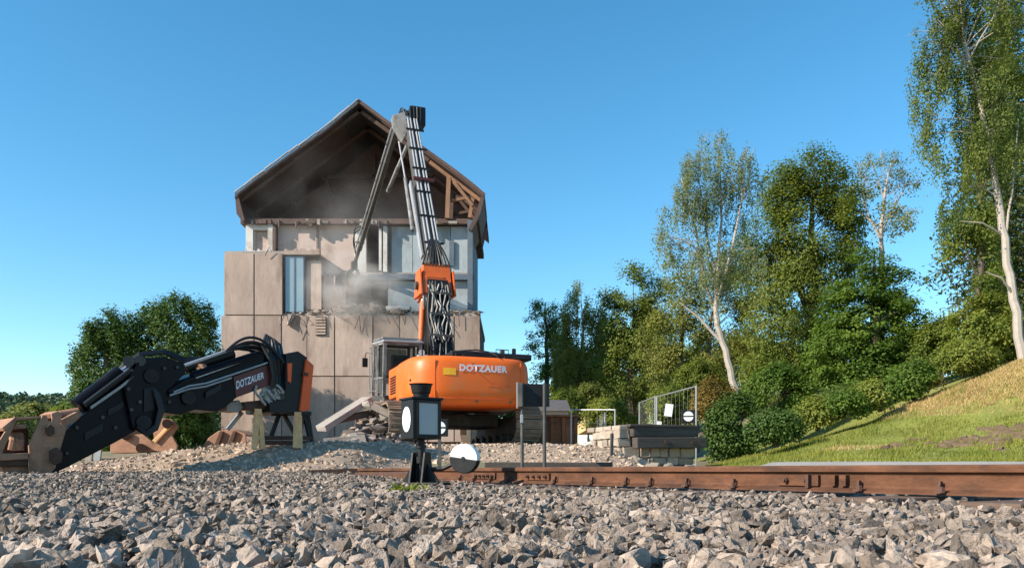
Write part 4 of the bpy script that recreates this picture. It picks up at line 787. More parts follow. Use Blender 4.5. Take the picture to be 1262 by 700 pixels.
for xa, xb in ((-.86, -.70), (-.70, -.54)):
    pa = Vector((xa, cw_y(xa) - .01, 1.66)); pb = Vector((xb, cw_y(xb) - .01, 1.66)); up = Vector((0, 0, .17)); mb.add([pa, pb, pb + up, pa + up], [(0, 1, 2, 3)])
mb.build('sticker', 'yellow', cw)
mb = MB()   # pressed lines in the casting
def cwl(pts, w=.018):
    for (xa, za), (xb, zb) in zip(pts, pts[1:]): mb.bar((xa, cw_y(xa) + .006, za), (xb, cw_y(xb) + .006, zb), w, .03, up=(0, 1, 0))
cwl([(-.15, 2.0), (.05, 1.72), (.35, 1.50), (.75, 1.47), (1.15, 1.49)])
cwl([(-1.2, 1.12), (-.6, 1.10), (.2, 1.09), (.9, 1.10), (1.3, 1.12)]); cwl([(.28, 1.42), (.6, 1.40), (.95, 1.42)])
for x in (-1.05, 1.2): cwl([(x, 1.0), (x, 1.5), (x, 2.05)], .012)
mb.build('casting_line', 'orange2', cw)
for x in (-1.3, -.9, 0, .9, 1.3): MB().tube([(x, cw_y(x) - .018, 1.03), (x, cw_y(x) + .03, 1.03)], .028, 8).build('bolt', 'darkgrey', cw)
for x in (-.35, .75): MB().tube([(x - .09, cw_y(x) + .35, 2.14), (x - .09, cw_y(x) + .35, 2.24), (x + .09, cw_y(x) + .35, 2.24), (x + .09, cw_y(x) + .35, 2.14)], .022, 8).build('lifting_eye', 'black', cw)
for k in range(7): MB().box((-1.585, -1.0, 1.40 + k * .07), (.02, .9, .035)).build('grille_slat', 'black', ex)
for x in (1.52, -1.55): MB().tube([(x, cw_y(x) - .02, 1.55), (x, cw_y(x) + .03, 1.55)], .03, 8).build('plug', 'black', cw)
# house
MB().box((0.05, -.55, 1.16), (3.1, 2.9, .26), None, .03).build('deck', 'darkgrey', ex)
hs = MB().box((1.02, -.35, 1.75), (1.15, 2.7, .95), None, .06).build('engine_housing', 'orange', ex)
MB().box((-1.1, -1.0, 1.68), (.95, 1.5, .82), None, .06).build('engine_housing', 'orange', ex)
MB().box((.55, -2.0, 2.24), (2.15, 1.9, .16), None, .04).build('engine_cover', 'black', ex)
MB().box((.3, -2.55, 2.335), (.9, .5, .05), None, .02).build('hatch', 'darkgrey', ex)
mb = MB()
for (xa, ya, xb, yb) in ((1.55, -.9, 1.55, .8), (.75, .85, 1.5, .85)):
    a = Vector((xa, ya, 2.2)); b = Vector((xb, yb, 2.2)); mb.tube([a, a + Vector((0, 0, .42)), b + Vector((0, 0, .42)), b], .018, 6)
    q = a.lerp(b, .5); mb.tube([q, q + Vector((0, 0, .42))], .018, 6)
mb.tube([(.9, -2.2, 2.3), (.9, -2.2, 2.52), (1.25, -2.2, 2.52), (1.25, -2.2, 2.3)], .014, 6)
mb.build('handrail', 'black', ex)
MB().tube([(1.38, -1.3, 2.2), (1.38, -1.3, 2.46), (1.36, -1.34, 2.52)], .05, 8).build('exhaust', 'black', ex, sm=True)
MB().box((1.12, -1.5, 2.42), (.55, .3, .16), None, .03).box((1.28, -1.6, 2.53), (.12, .12, .14), None, .02).build('air_filter', 'darkgrey', ex)
cm = MB().tube([(1.42, -2.15, 2.2), (1.42, -2.15, 2.38)], .02, 8); cm.box((1.42, -2.15, 2.47), (.11, .08, .22), None, .035).build('beacon', 'black', ex, sm=True)
cb = MB()
c = [(-.5, -2.7, 2.33), (-.2, -2.9, 2.34), (.1, -3.0, 2.36), (.4, -3.12, 2.30), (.55, -3.3, 2.2)]
MB().tube(c, .02, 6).build('cable', 'hose', ex)
# cab, tilted back a little
cab_o = MB().box((-1.22, 1.0, 1.36), (1.08, 1.75, .2), None, .04)
tl = Matrix.Translation((-1.22, .15, 1.30)) @ Matrix.Rotation(R(5), 4, 'X') @ Matrix.Translation((1.22, -.15, -1.30))
def cabp(mb, name, mat, par, sm=False):
    mb.v = [tl @ Vector((v.x + .12, v.y, 1.3 + (v.z - 1.3) * .84)) for v in mb.v]; return mb.build(name, mat, par, sm=sm)
cb_ = cabp(cab_o, 'cab', 'darkgrey', ex)
xs = (-1.74, -.72); ys = (.17, 1.85)
mb = MB()
for x in xs:
    mb.bar((x, ys[0], 1.42), (x, ys[0], 3.18), .09, .10, up=(0, 1, 0)); mb.bar((x, ys[1], 1.42), (x, ys[1] - .18, 3.18), .08, .08, up=(0, 1, 0)); mb.bar((x, 1.0, 1.42), (x, 1.0, 3.18), .06, .07, up=(0, 1, 0))
    mb.bar((x, ys[0], 3.2), (x, ys[1] - .15, 3.2), .08, .09); mb.bar((x, ys[0], 2.05), (x, ys[1] - .05, 2.05), .05, .06)
for y in (ys[0], ys[1] - .15): mb.bar((xs[0], y, 3.2), (xs[1], y, 3.2), .08, .09)
mb.bar((xs[0], ys[0], 1.95), (xs[1], ys[0], 1.95), .06, .07)
cabp(mb, 'cab_frame', 'armgrey', cb_)
cabp(MB().box((-1.23, .95, 3.27), (1.14, 1.75, .07), None, .02), 'cab_roof', 'pipe', cb_)
cabp(MB().box((xs[0] + .0, .6, 2.6), (.02, .75, 1.0)).box((xs[0], 1.38, 2.55), (.02, .6, 1.0)), 'side_window', 'cabglass', cb_)
cabp(MB().box((-1.23, ys[0] + .0, 2.55), (.9, .02, 1.05)), 'rear_window', 'cabglass', cb_); cabp(MB().box((-1.23, 1.72, 2.5), (.9, .02, 1.25)), 'front_window', 'cabglass', cb_)
cabp(MB().box((xs[0], .6, 1.75), (.04, .75, .5), None, .015), 'door', 'darkgrey', cb_)
cabp(MB().box((-1.2, .95, 2.05), (.5, .5, .12), None, .04).box((-1.2, .72, 2.45), (.5, .14, .8), None, .05), 'seat', 'darkgrey', cb_)
mb = MB()
for k in range(7): y = .25 + k * .22; mb.bar((xs[0] - .05, y, 3.38), (xs[1] + .05, y, 3.38), .025, .03)
mb.bar((xs[0] - .03, .2, 3.37), (xs[0] - .03, 1.7, 3.37), .04, .05); mb.bar((xs[1] + .03, .2, 3.37), (xs[1] + .03, 1.7, 3.37), .04, .05)
for k in range(6): y = .45 + k * .24; mb.tube([(xs[0] - .16, y, 1.5), (xs[0] - .16, y - .02, 3.15)], .012, 5)
mb.tube([(xs[0] - .16, .3, 3.15), (xs[0] - .16, 1.75, 3.1)], .018, 6); mb.tube([(xs[0] - .16, .3, 1.6), (xs[0] - .16, 1.8, 1.6)], .018, 6)
cabp(mb, 'cab_guard', 'armgrey', cb_)
mr_ = MB().tube([(xs[0] - .03, 1.6, 2.9), (xs[0] - .25, 1.75, 2.95), (xs[0] - .28, 1.75, 2.75)], .014, 6); mr_.box((xs[0] - .28, 1.73, 2.6), (.16, .05, .32), None, .02); cabp(mr_, 'mirror', 'black', cb_)
mb = MB()
for xx in (-.62, -.45): mb.tube([(xx, -.25, 1.3), (xx, -.25, 2.9), (xx, .3, 2.95), (xx, .3, 2.1)], .02, 6)
mb.build('grab_rail', 'black', ex)
MB().box((-.55, .1, 2.35), (.35, .5, .5), None, .05).tube([(-.6, -.1, 2.65), (-.5, .2, 2.7)], .09, 10).build('valve_block', 'pipe', ex)
mb = MB()
for k in range(5): mb.tube(arc((-.7 + k * .06, .0, 2.2), (-.1, .4, 2.5 + k * .06), .25 + .05 * k, 8), .022, 6)
mb.build('hydraulic_hose', 'hose', ex)
# arm, laid out in the world and carried by the machine
def W(x, y, Y): return P(x, y, Y)
FW = Vector((-math.sin(PSI), math.cos(PSI), 0)); RT = Vector((math.cos(PSI), math.sin(PSI), 0))
b0 = W(541, 455, 23.35); j1 = W(536, 352, 24.15); j2 = W(506, 150, 27.4); tip = W(437, 325, 34.2)
def armbox(name, a, b, wa, wb, ha, hb, mat, par=ex):
    """tapered box section from a to b: w across the machine, h fore and aft"""
    d = (b - a).normalized(); nrm = RT.cross(d).normalized(); vs = []
    for p, w, h in ((a, wa, ha), (b, wb, hb)):
        vs += [p - RT * w / 2 - nrm * h / 2, p + RT * w / 2 - nrm * h / 2, p + RT * w / 2 + nrm * h / 2, p - RT * w / 2 + nrm * h / 2]
    return MB().add(vs, [(0, 1, 2, 3), (4, 5, 6, 7), (0, 1, 5, 4), (1, 2, 6, 5), (2, 3, 7, 6), (3, 0, 4, 7)]).build(name, mat, par, world=True, bev=.012), d, nrm
lb, d0, n0 = armbox('lower_boom', b0, j1, .66, .62, .8, .7, 'black')
back0 = n0 if n0.y < 0 else -n0
mb = MB()   # hoses snaking up the back of the lower boom
for k in range(9):
    x = -.30 + k * .075; pts = []
    for i in range(15):
        t = i / 14; pts.append(b0.lerp(j1, t * 1.0 - .05) + RT * (x + .05 * math.sin(7 * t + k * 1.7)) + back0 * (.43 + .07 * math.sin(9 * t + k * 2.1)))
    mb.tube(pts, .03, 6)
mb.build('hydraulic_hose', 'hose', lb, world=True)
mb = MB()
for k in range(6):
    x = -.26 + k * .1; pts = [b0.lerp(j1, .25 + .13 * i) + RT * (x + .07 * math.sin(i * 2.2 + k)) + back0 * (.50 + .06 * math.cos(i * 3 + k * 2)) for i in range(6)]; mb.tube(pts, .022, 6)
mb.build('hydraulic_hose', 'hosegrey', lb, world=True)
mb = MB()
for t in (.3, .55, .8): q = b0.lerp(j1, t) + back0 * .52; MB().bar(q - RT * .36, q + RT * .36, .05, .07).build('hose_clamp', 'darkgrey', lb, world=True)
q0 = W(518, 432, 23.5); q1 = W(521, 372, 24.0)
MB().tube([q0, q1], .085, 12).build('lift_cylinder', 'orange2', ex, world=True, sm=True)
MB().tube([q1, q1.lerp(q0, -.35)], .06, 10).build('cylinder_rod', 'chrome', ex, world=True, sm=True)
# orange joint piece
oj, _, _ = armbox('boom_joint', W(536, 368, 24.1), W(535, 331, 24.35), .90, .80, .70, .62, 'orange2')
for sx in (-1, 1):
    c = W(536, 352, 24.2) + RT * sx * .50; armbox('cheek_plate', c + Vector((0, 0, -.36)), c + Vector((0, 0, .42)), .06, .05, .95, .5, 'orange2', oj)
    MB().tube([c + Vector((0, -.05, -.05)) - RT * .02, c + Vector((0, -.05, -.05)) + RT * sx * .1], .12, 14).build('pivot_pin', 'darkgrey', oj, world=True, sm=True)
mb = MB()
for k in range(10):
    x = -.36 + k * .08; c = W(537, 366, 23.85) + RT * x; mb.tube(arc(c + Vector((0, .12, .18)), c + Vector((0, .1, -.35)), 0, 8, Vector((0, -.16, 0))), .03, 6)
mb.build('hydraulic_hose', 'hosegrey', oj, world=True)
MB().box(W(536, 345, 23.95), (.6, .12, .2), Matrix.Rotation(PSI, 3, 'Z'), .03).build('cover_plate', 'orange2', oj, world=True)
# long upper boom
u0 = W(535, 333, 24.4)
ub, d1, n1 = armbox('upper_boom', u0, j2, .42, .32, .60, .42, 'darkgrey'); back1 = n1 if n1.y < 0 else -n1
mb = MB()
for k, x in enumerate((-.19, -.09, .05, .14)):
    mb.tube([u0.lerp(j2, .04) + RT * x * 1.15 + back1 * .37, u0.lerp(j2, .97) + RT * x * .9 + back1 * .27], .030, 8)
mb.build('pipe', 'pipe', ub, world=True, sm=True)
mb = MB()
for t in (.11, .28, .44, .60, .74, .88): q = u0.lerp(j2, t) + back1 * (.40 - .1 * t); MB().bar(q - RT * .30, q + RT * .30, .045, .06).build('pipe_clamp', 'black', ub, world=True)
q = u0.lerp(j2, .52) + back1 * .38; MB().bar(q - RT * .33, q + RT * .34, .10, .09).build('pipe_clamp', 'redplate', ub, world=True)
mb = MB(); mb.bar(u0.lerp(j2, .08) - back1 * .05 - RT * .30, u0.lerp(j2, .55) - RT * .34, .05, .20); 
mb.build('boom_stiffener', 'pipe', ub, world=True)
MB().tube([u0.lerp(j2, .25) - RT * .46 - back1 * .1, u0.lerp(j2, .62) - RT * .40 - back1 * .25], .06, 12).build('stick_cylinder', 'armgrey', ub, world=True, sm=True)
MB().tube([u0.lerp(j2, .62) - RT * .40 - back1 * .25, u0.lerp(j2, .90) - RT * .40 - back1 * .35], .03, 10).build('cylinder_rod', 'pipe', ub, world=True, sm=True)
mb = MB()   # fan of hoses above the orange joint
for k in range(9):
    x = -.42 + k * .105; a = W(536, 333, 24.2) + RT * x + back1 * .2; b = u0.lerp(j2, .13) + RT * x * .25 + back1 * .38; mb.tube(arc(a, b, .0, 6, back1 * .06), .024, 6)
mb.build('hydraulic_hose', 'hose', ub, world=True)
# head
hd = MB().box(j2 + Vector((.02, 0, .12)) + RT * .18, (.52, .55, .62), Matrix.Rotation(PSI, 3, 'Z'), .04).build('boom_head', 'black', ex, world=True)
MB().prism([W(484, 142, 27.2), W(499, 138, 27.2), W(503, 160, 27.2), W(497, 172, 27.2), W(486, 154, 27.2)], FW * .35).build('head_plate', 'armgrey', hd, world=True, bev=.01)
mb = MB()
for k in range(5): mb.tube(arc(j2 + RT * (.3 - .12 * k) + Vector((0, -.1, .1)), j2 - RT * .38 + FW * (.1 + .06 * k) + Vector((0, 0, -.05)), .22 + .05 * k, 8), .026, 6)
for k in range(4): mb.tube([j2 + RT * (.02 + k * .12) + Vector((0, -.31, .38)), j2 + RT * (.05 + k * .11) + Vector((0, -.33, .0)), j2 + RT * (.0 + k * .1) + Vector((0, -.25, -.5))], .026, 6)
mb.build('hydraulic_hose', 'hose', hd, world=True)
# stick hanging down to the wall
s0 = W(489, 158, 27.6); s1 = tip
st, d2, n2 = armbox('stick', s0, s1, .16, .12, .26, .16, 'darkgrey'); top2 = n2 if n2.z > 0 else -n2
mb = MB()
for x in (-.12, .12): mb.tube([s0.lerp(s1, .02) + RT * x + top2 * .14, s0.lerp(s1, .9) + RT * x + top2 * .10], .034, 7)
mb.build('pipe', 'pipe', st, world=True, sm=True)
mb = MB()
for t in (.12, .24, .36, .48, .6, .72, .84): q = s0.lerp(s1, t) + top2 * .15; MB().bar(q - RT * .18, q + RT * .18, .06, .07).build('pipe_clamp', 'black', st, world=True)
q0 = W(505, 172, 27.4); q1 = W(478, 236, 29.6); MB().tube([q0, q0.lerp(q1, .55)], .06, 10).build('cylinder_rod', 'pipe', st, world=True, sm=True); MB().tube([q0.lerp(q1, .5), q1], .07, 12).build('tool_cylinder', 'armgrey', st, world=True, sm=True)
mb = MB()
for k in range(3): mb.tube(arc(s0.lerp(s1, .68 + .03 * k) + top2 * .2 - RT * .1, s0.lerp(s1, .95) + top2 * .15, .35 - .08 * k, 8, RT * -.2), .024, 6)
mb.build('hydraulic_hose', 'hose', st, world=True)
# grab at the tip
gb = MB().box(s1 + Vector((-.02, 0, -.08)), (.26, .3, .34), Matrix.Rotation(PSI, 3, 'Z'), .05).build('grab', 'darkgrey', ex, world=True)
for sx in (-1, 1):
    pts = [s1 + Vector((sx * .08, .05, -.2)), s1 + Vector((sx * .24 - .10, .1, -.42)), s1 + Vector((sx * .20 - .16, .1, -.68)), s1 + Vector((sx * .05 - .22, .1, -.95))]
    for yo in (-.12, .14): MB().tube([p + Vector((0, yo, 0)) for p in pts], [.05, .065, .05, .02], 6).build('grab_claw', 'darkgrey', gb, world=True)

# ------------------------------------------------------------------ spare digging arm lying on the gravel at left
PA = Vector(((0 - CX) * 11.6 / F, 11.6, 0)); PB = Vector(((387 - CX) * 15.4 / F, 15.4, 0)); PD = (PB - PA).normalized(); PN = Vector((PD.y, -PD.x, 0))   # PN points to the camera side
def K(cx, cy, off=0.0):
    """point on the arm's upright plane; cx, cy measured on an enlargement of the photograph (3.155 x, from y = 400)"""
    x = cx / 3.155; y = 400 + cy / 3.155; kx = (x - CX) / F
    A = PA + PN * off                       # plane A + t PD, ray (kx*Y, Y)
    t = (kx * A.y - A.x) / (PD.x - kx * PD.y); q = A + PD * t; return Vector((q.x, q.y, CZ - (y - HZ) * q.y / F))
arm = root('dismantled_excavator_boom', tuple(K(640, 500)), 'black spare excavator arm resting on trestles, rusty bucket at its left end', 'excavator arm')
def plate(name, mat, pts, w, par=arm, off=0.0, bev=.015):
    return MB().prism([K(x, y, off + w / 2) for x, y in pts], PN * -w).build(name, mat, par, world=True, bev=bev)
def rod(name, mat, a, b, r, off=0.0, par=arm): return MB().tube([K(*a, off), K(*b, off)], r, 14).build(name, mat, par, world=True, sm=True)
bm_ = plate('boom', 'navy', [(620, 340), (640, 268), (700, 215), (800, 178), (1000, 112), (1062, 120), (1085, 150), (1062, 232), (922, 282), (880, 318), (845, 338), (760, 330), (700, 350)], .62)
plate('boom_flange', 'navy', [(652, 256), (720, 212), (1010, 118), (1012, 132), (724, 228), (660, 270)], .72, bm_)
el = plate('elbow', 'navy', [(545, 132), (640, 125), (712, 148), (722, 188), (650, 262), (628, 360), (600, 405), (555, 425), (515, 400), (482, 240), (520, 170)], .66)
for c in ((735, 284), (590, 200), (560, 380)): MB().tube([K(*c, .30), K(*c, .40)], .11, 16).build('pivot_pin', 'black', el if c[0] < 700 else bm_, world=True, sm=True)
sk = plate('stick', 'navy', [(482, 232), (545, 170), (560, 330), (548, 402), (440, 462), (250, 560), (205, 580), (182, 520), (215, 450), (285, 385), (345, 330)], .50)
plate('stick_flange', 'navy', [(345, 322), (480, 224), (540, 172), (545, 184), (486, 240), (350, 336)], .60, sk)
plate('edge_strip', 'hosegrey', [(352, 318), (470, 236), (520, 196), (524, 204), (474, 246), (356, 328)], .06, sk, .30, .004)
# cylinders over the stick and the boom
rod('bucket_cylinder', 'navy', (300, 318), (470, 188), .125, .12); rod('cylinder_rod', 'chrome', (470, 188), (520, 152), .055, .12)
rod('bucket_cylinder', 'black', (330, 312), (505, 180), .045, .30)
for c in ((500, 142), (545, 140)): MB().tube([K(*c, -.12), K(*c, .34)], .085, 14).build('cylinder_eye', 'darkgrey', arm, world=True, sm=True)
rod('boom_cylinder', 'black', (722, 168), (905, 112), .085, .16); rod('cylinder_rod', 'pipe', (716, 160), (900, 96), .028, .30); rod('cylinder_rod', 'pipe', (760, 208), (985, 128), .022, .34); rod('boom_cylinder', 'navy', (745, 200), (1000, 118), .07, .30)
mb = MB(); mb.tube([K(675, 262, .36), K(735, 238, .36), (K(800, 228, .36)), K(900, 195, .36), K(1040, 148, .36)], .016, 6); mb.tube([K(660, 275, .36), K(735, 250, .36), K(800, 240, .36), K(900, 207, .36)], .016, 6); mb.build('pipe', 'pipe', bm_, world=True)
MB().box(K(785, 168, .25), (.14, .1, .12), None, .02).box(K(772, 178, .25), (.08, .08, .1), None, .02).build('valve', 'rustbucket', bm_, world=True)
dp = plate('name_plate', 'redplate', [(908, 204), (1000, 170), (1058, 152), (1060, 226), (1040, 240), (918, 280)], .015, bm_, .318, 0)
me = lettering('DOTZAUER', 1.0, .03, 1.05)
vx = [v.co.x for v in me.vertices]; vy = [v.co.y for v in me.vertices]; x0, x1, y0, y1 = min(vx), max(vx), min(vy), max(vy)
inv = MW[arm.name].inverted()
for v_ in me.vertices:
    u = (v_.co.x - x0) / (x1 - x0); w = (v_.co.y - y0) / (y1 - y0)
    xx = 919 + u * 108; base = 252 - u * 44; top = 219 - u * 36; v_.co = inv @ K(xx, base + (top - base) * w, .331)
link('lettering', me, 'letter', dp)
# end of the arm: dark box, orange end plate, hose bundle
eb = plate('end_box', 'black', [(1112, 112), (1160, 103), (1196, 128), (1172, 345), (1105, 345), (1050, 340), (1045, 300), (1110, 292)], .85)
plate('end_plate', 'redorange', [(1192, 132), (1221, 158), (1204, 332), (1167, 336)], .95); plate('orange_strip', 'redorange', [(1118, 150), (1136, 150), (1132, 226), (1120, 220)], .02, eb, .44, 0)
plate('slot', 'rustdark', [(1185, 185), (1200, 188), (1198, 200), (1184, 198)], .02, arm, .485, 0)
plate('lower_bracket', 'rustdark', [(948, 300), (1040, 290), (1098, 292), (1100, 325), (960, 330)], .55); plate('foot_block', 'concrete', [(880, 306), (930, 292), (950, 318), (930, 340), (884, 336)], .35)
mb = MB()
for k in range(9):
    o_ = .42 - k * .11; a = (880 + k * 9, 104 - k * 2); b = (1104 + (k % 3) * 8, 150 + k * 6); top = -26 + k * 11 + (k % 3) * 16
    pts = []
    for i in range(13):
        t = i / 12; pts.append(K(a[0] + (b[0] - a[0]) * t, a[1] + (b[1] - a[1]) * t + (top - 48) * 4 * t * (1 - t) * .62 - 30 * math.sin(math.pi * t) , o_))
    mb.tube(pts, .024, 7)
for k in range(6):
    pts = [K(1035 + k * 6, 40 + 4 * k, .2 - k * .07), K(1020 + k * 14, 80, .3 - k * .07), K(1050 + k * 10, 140, .38), K(1062 + k * 8, 200, .40 - k * .03), K(1055 + k * 10, 250, .36)]; mb.tube(pts, .030, 6)
mb.build('hydraulic_hose', 'hose', arm, world=True)
mb = MB()
for k in range(9):
    c = (1010 + (k * 37) % 90, 255 + (k * 23) % 40); pts = [K(c[0] + 18 * math.cos(i * .8 + k), c[1] + 22 * math.sin(i * .8 + k * 1.3), .38 + .03 * math.sin(i + k)) for i in range(6)]; mb.tube(pts, .022, 6)
mb.build('hose_end', 'hosegrey', arm, world=True)
mb = MB()
for k in range(3): mb.tube([K(600 + k * 8, 250 + 8 * k, .38), K(622 + k * 6, 330, .42), K(608, 390 + 8 * k, .42), K(570, 418 + 5 * k, .40), K(535, 395, .38)], .03, 7)
mb.build('hydraulic_hose', 'hose', el, world=True)
for (x, y, w, h) in ((560, 250, 40, 90), (420, 330, 60, 26), (330, 420, 70, 30), (800, 262, 60, 24)):   # welded wear plates and bolts
    wp = plate('wear_plate', 'black', [(x, y), (x + w, y - w * .55), (x + w, y - w * .55 + h), (x, y + h)] if w > h else [(x, y), (x + w, y - 8), (x + w, y + h - 8), (x, y + h)], .02, sk if x < 500 else el if x < 700 else bm_, .345 if x > 500 else .262, .004)
for (x, y, o_) in ((500, 250, .34), (512, 330, .34), (545, 300, .34), (640, 170, .34), (690, 165, .34), (660, 300, .32), (300, 400, .26), (260, 500, .26), (400, 360, .26), (450, 400, .26)):
    MB().tube([K(x, y, o_), K(x, y, o_ + .03)], .028, 8).build('bolt', 'darkgrey', arm, world=True)
mb = MB()
for k in range(3): mb.tube([K(430 + k * 6, 214 - k * 6, .05 - .1 * k), K(480, 168 - k * 8, .1 - .1 * k), K(540, 120 - k * 4, .15 - .1 * k), K(640, 112 - k * 5, .1 - .1 * k), K(715, 146 - k * 8, .12 - .1 * k), K(800, 132, .1 - .1 * k), K(890, 100, .1 - .1 * k)], .024, 6)
mb.build('hydraulic_hose', 'hose', arm, world=True)
# bucket with its coupler at the left end
bk = root('bucket', tuple(K(90, 585)), 'rusty brown bucket attachment on the ground at the left picture edge', 'bucket')
def bplate(name, mat, pts, w, off=0.0, par=bk, bev=.012): return MB().prism([K(x, y, off + w / 2) for x, y in pts], PN * -w).build(name, mat, par, world=True, bev=bev)
for off in (.42, -.42): bplate('side_plate', 'rustbucket', [(118, 590), (112, 470), (165, 352), (182, 352), (188, 372), (205, 378), (200, 345), (228, 335), (240, 352), (236, 385), (262, 395), (240, 470), (215, 560), (190, 585)], .05, off)
bplate('pin_boss', 'rustdark', [(180, 398), (196, 386), (212, 398), (214, 420), (198, 434), (182, 422)], .06, .48); bplate('pin_boss', 'rustdark', [(196, 490), (222, 476), (246, 500), (240, 535), (214, 545), (196, 525)], .06, .48)
bplate('bucket_back', 'rustbucket', [(8, 400), (58, 360), (160, 356), (172, 362), (66, 372), (18, 414)], .85)
for off in (.40, -.40): bplate('side_plate', 'rustbucket', [(-22, 590), (-15, 470), (58, 356), (68, 362), (40, 430), (8, 500), (108, 500), (108, 520), (0, 525), (2, 588)], .05, off)
bplate('cross_plate', 'rustbucket', [(40, 388), (104, 386), (100, 404), (34, 406)], .78); bplate('cross_plate', 'rustbucket', [(-20, 506), (112, 498), (112, 522), (-20, 530)], .88)
bplate('bucket_floor', 'rustdark', [(-20, 526), (112, 520), (112, 548), (-20, 552)], .80); bplate('back_wall', 'rustdark', [(-10, 400), (110, 400), (112, 510), (-20, 512)], .04, -.35)
MB().tube([K(0, 568, .18), K(100, 566, .18)], .15, 14).build('bucket_roller', 'rustbucket', bk, world=True, sm=True)
mb = MB()
for k in range(3): mb.tube([K(46 + k * 16, 428, .2), K(52 + k * 14, 452, .3), K(44 + k * 18, 488, .3)], .05, 8)
mb.build('link', 'rustbucket', bk, world=True)
rod('coupler_link', 'rustbucket', (232, 352), (305, 340), .07, .1, bk); bplate('coupler_ear', 'rustbucket', [(232, 372), (300, 338), (318, 352), (300, 372), (248, 402)], .12, .3); bplate('coupler_ear', 'rustbucket', [(196, 345), (222, 334), (246, 346), (240, 372), (212, 362)], .5)
# trestles under the right end
def trestle(cx, off, mat, label, splay=12, top=338, bot=484, w=.08):
    t = root('trestle', tuple(K(cx, bot, off)), label, 'trestle', group='trestles under the spare arm')
    MB().bar(K(cx, top, off + .32), K(cx, top, off - .32), .12, .10).build('top_beam', mat, t, world=True)
    for oo in (.27, -.27):
        for sx in (-1, 1): MB().bar(K(cx + sx * 5, top + 4, off + oo), K(cx + sx * splay, bot, off + oo * 1.25), w, w * .8, up=PN).build('leg', mat, t, world=True)
        MB().bar(K(cx - splay * .7, 440, off + oo * 1.15), K(cx + splay * .7, 440, off + oo * 1.15), .05, .07).build('crossbar', mat, t, world=True)
trestle(1004, .12, 'wood', 'pale timber trestle under the left of the arm end', 16); trestle(1158, .25, 'wood', 'pale timber trestle leg set under the orange end plate', 8, 350, 480)
fs_ = root('support_frame', tuple(K(1120, 462)), 'black steel support frame between the two timber trestles', 'frame')
for a, b in (((1052, 440), (1085, 350)), ((1158, 445), (1105, 350)), ((1175, 350), (1165, 455)), ((1196, 345), (1212, 455)), ((1180, 345), (1205, 440))):
    MB().bar(K(*a, .1), K(*b, .1), .06, .06, up=PN).build('strut', 'black', fs_, world=True)
for y in (440, 458): MB().bar(K(1020, y, .12), K(1215, y, .12), .08, .07).build('base_rail', 'rustdark', fs_, world=True)
MB().bar(K(1060, 347, .12), K(1205, 345, .12), .1, .07).build('top_rail', 'black', fs_, world=True)
MB().bar(K(884, 408, -.2), K(940, 340, -.2), .07, .05, up=PN).build('prop', 'galv', fs_, world=True)

# ------------------------------------------------------------------ rusty attachments lying behind the arm
def P3(cx, cy, Y): return P(cx / 3.155, 400 + cy / 3.155, Y)
cp = root('coupler_attachment', tuple(P3(560, 500, 15.6)), 'rusty quick coupler with raised ears behind the black arm', 'attachment')
def fplate(name, mat, pts, Y, w, par): return MB().prism([P3(x, y, Y) for x, y in pts], (0, w, 0)).build(name, mat, par, world=True, bev=.015)
for Y in (15.3, 15.85): fplate('ear_plate', 'rustbucket', [(428, 500), (428, 455), (470, 415), (520, 405), (560, 430), (600, 460), (592, 395), (632, 362), (668, 368), (692, 395), (668, 430), (690, 470), (684, 502), (600, 490), (540, 498)], Y, .06, cp)
fplate('body', 'rustbucket', [(432, 500), (436, 458), (560, 455), (580, 492)], 15.36, .5, cp); fplate('raised_arm', 'wood', [(590, 450), (655, 385), (668, 392), (604, 460)], 15.25, .06, cp)
for c in ((490, 430), (548, 480), (650, 385)): MB().tube([P3(*c, 15.2), P3(*c, 15.95)], .09, 14).build('pin', 'rustdark', cp, world=True, sm=True)
b2 = root('digging_bucket', tuple(P3(870, 478, 16.6)), 'rusty brown digging bucket lying on the gravel under the arm', 'bucket')
def lathebucket():
    pr = [(785, 478), (810, 440), (850, 412), (910, 406), (955, 425), (958, 468), (890, 476), (860, 478)]
    for Y in (16.2, 17.2): fplate('side_plate', 'rustbucket', pr, Y, .05, b2)
    mb = MB(); out = [(785, 478), (810, 440), (850, 412), (910, 406), (955, 425)]
    for a, b in zip(out, out[1:]): mb.prism([P3(*a, 16.25), P3(*b, 16.25), P3(b[0], b[1] + 8, 16.25), P3(a[0], a[1] + 8, 16.25)], (0, .95, 0))
    mb.build('bucket_shell', 'rustbucket', b2, world=True)
    for x in (830, 880): fplate('rib', 'rustdark', [(x, 470), (x + 25, 412), (x + 40, 414), (x + 20, 472)], 16.14, .05, b2)
lathebucket()
# low grey stacked boards and posts half hidden behind the bucket
for k, (x, lab) in enumerate(((345, 'leaning grey board left of the rusty coupler'), (378, 'white leaning post beside the rusty coupler'), (300, 'short grey post behind the black stick'))):
    o = MB().bar((0, 0, 0), (P3(x + 8, 455, 15.6) - P3(x, 530, 15.6)), .12, .05, up=(0, 1, 0)).build('board', 'galv' if k else 'concrete', label=lab, cat='board', group='boards behind the arm'); o.location = P3(x, 530, 15.6)

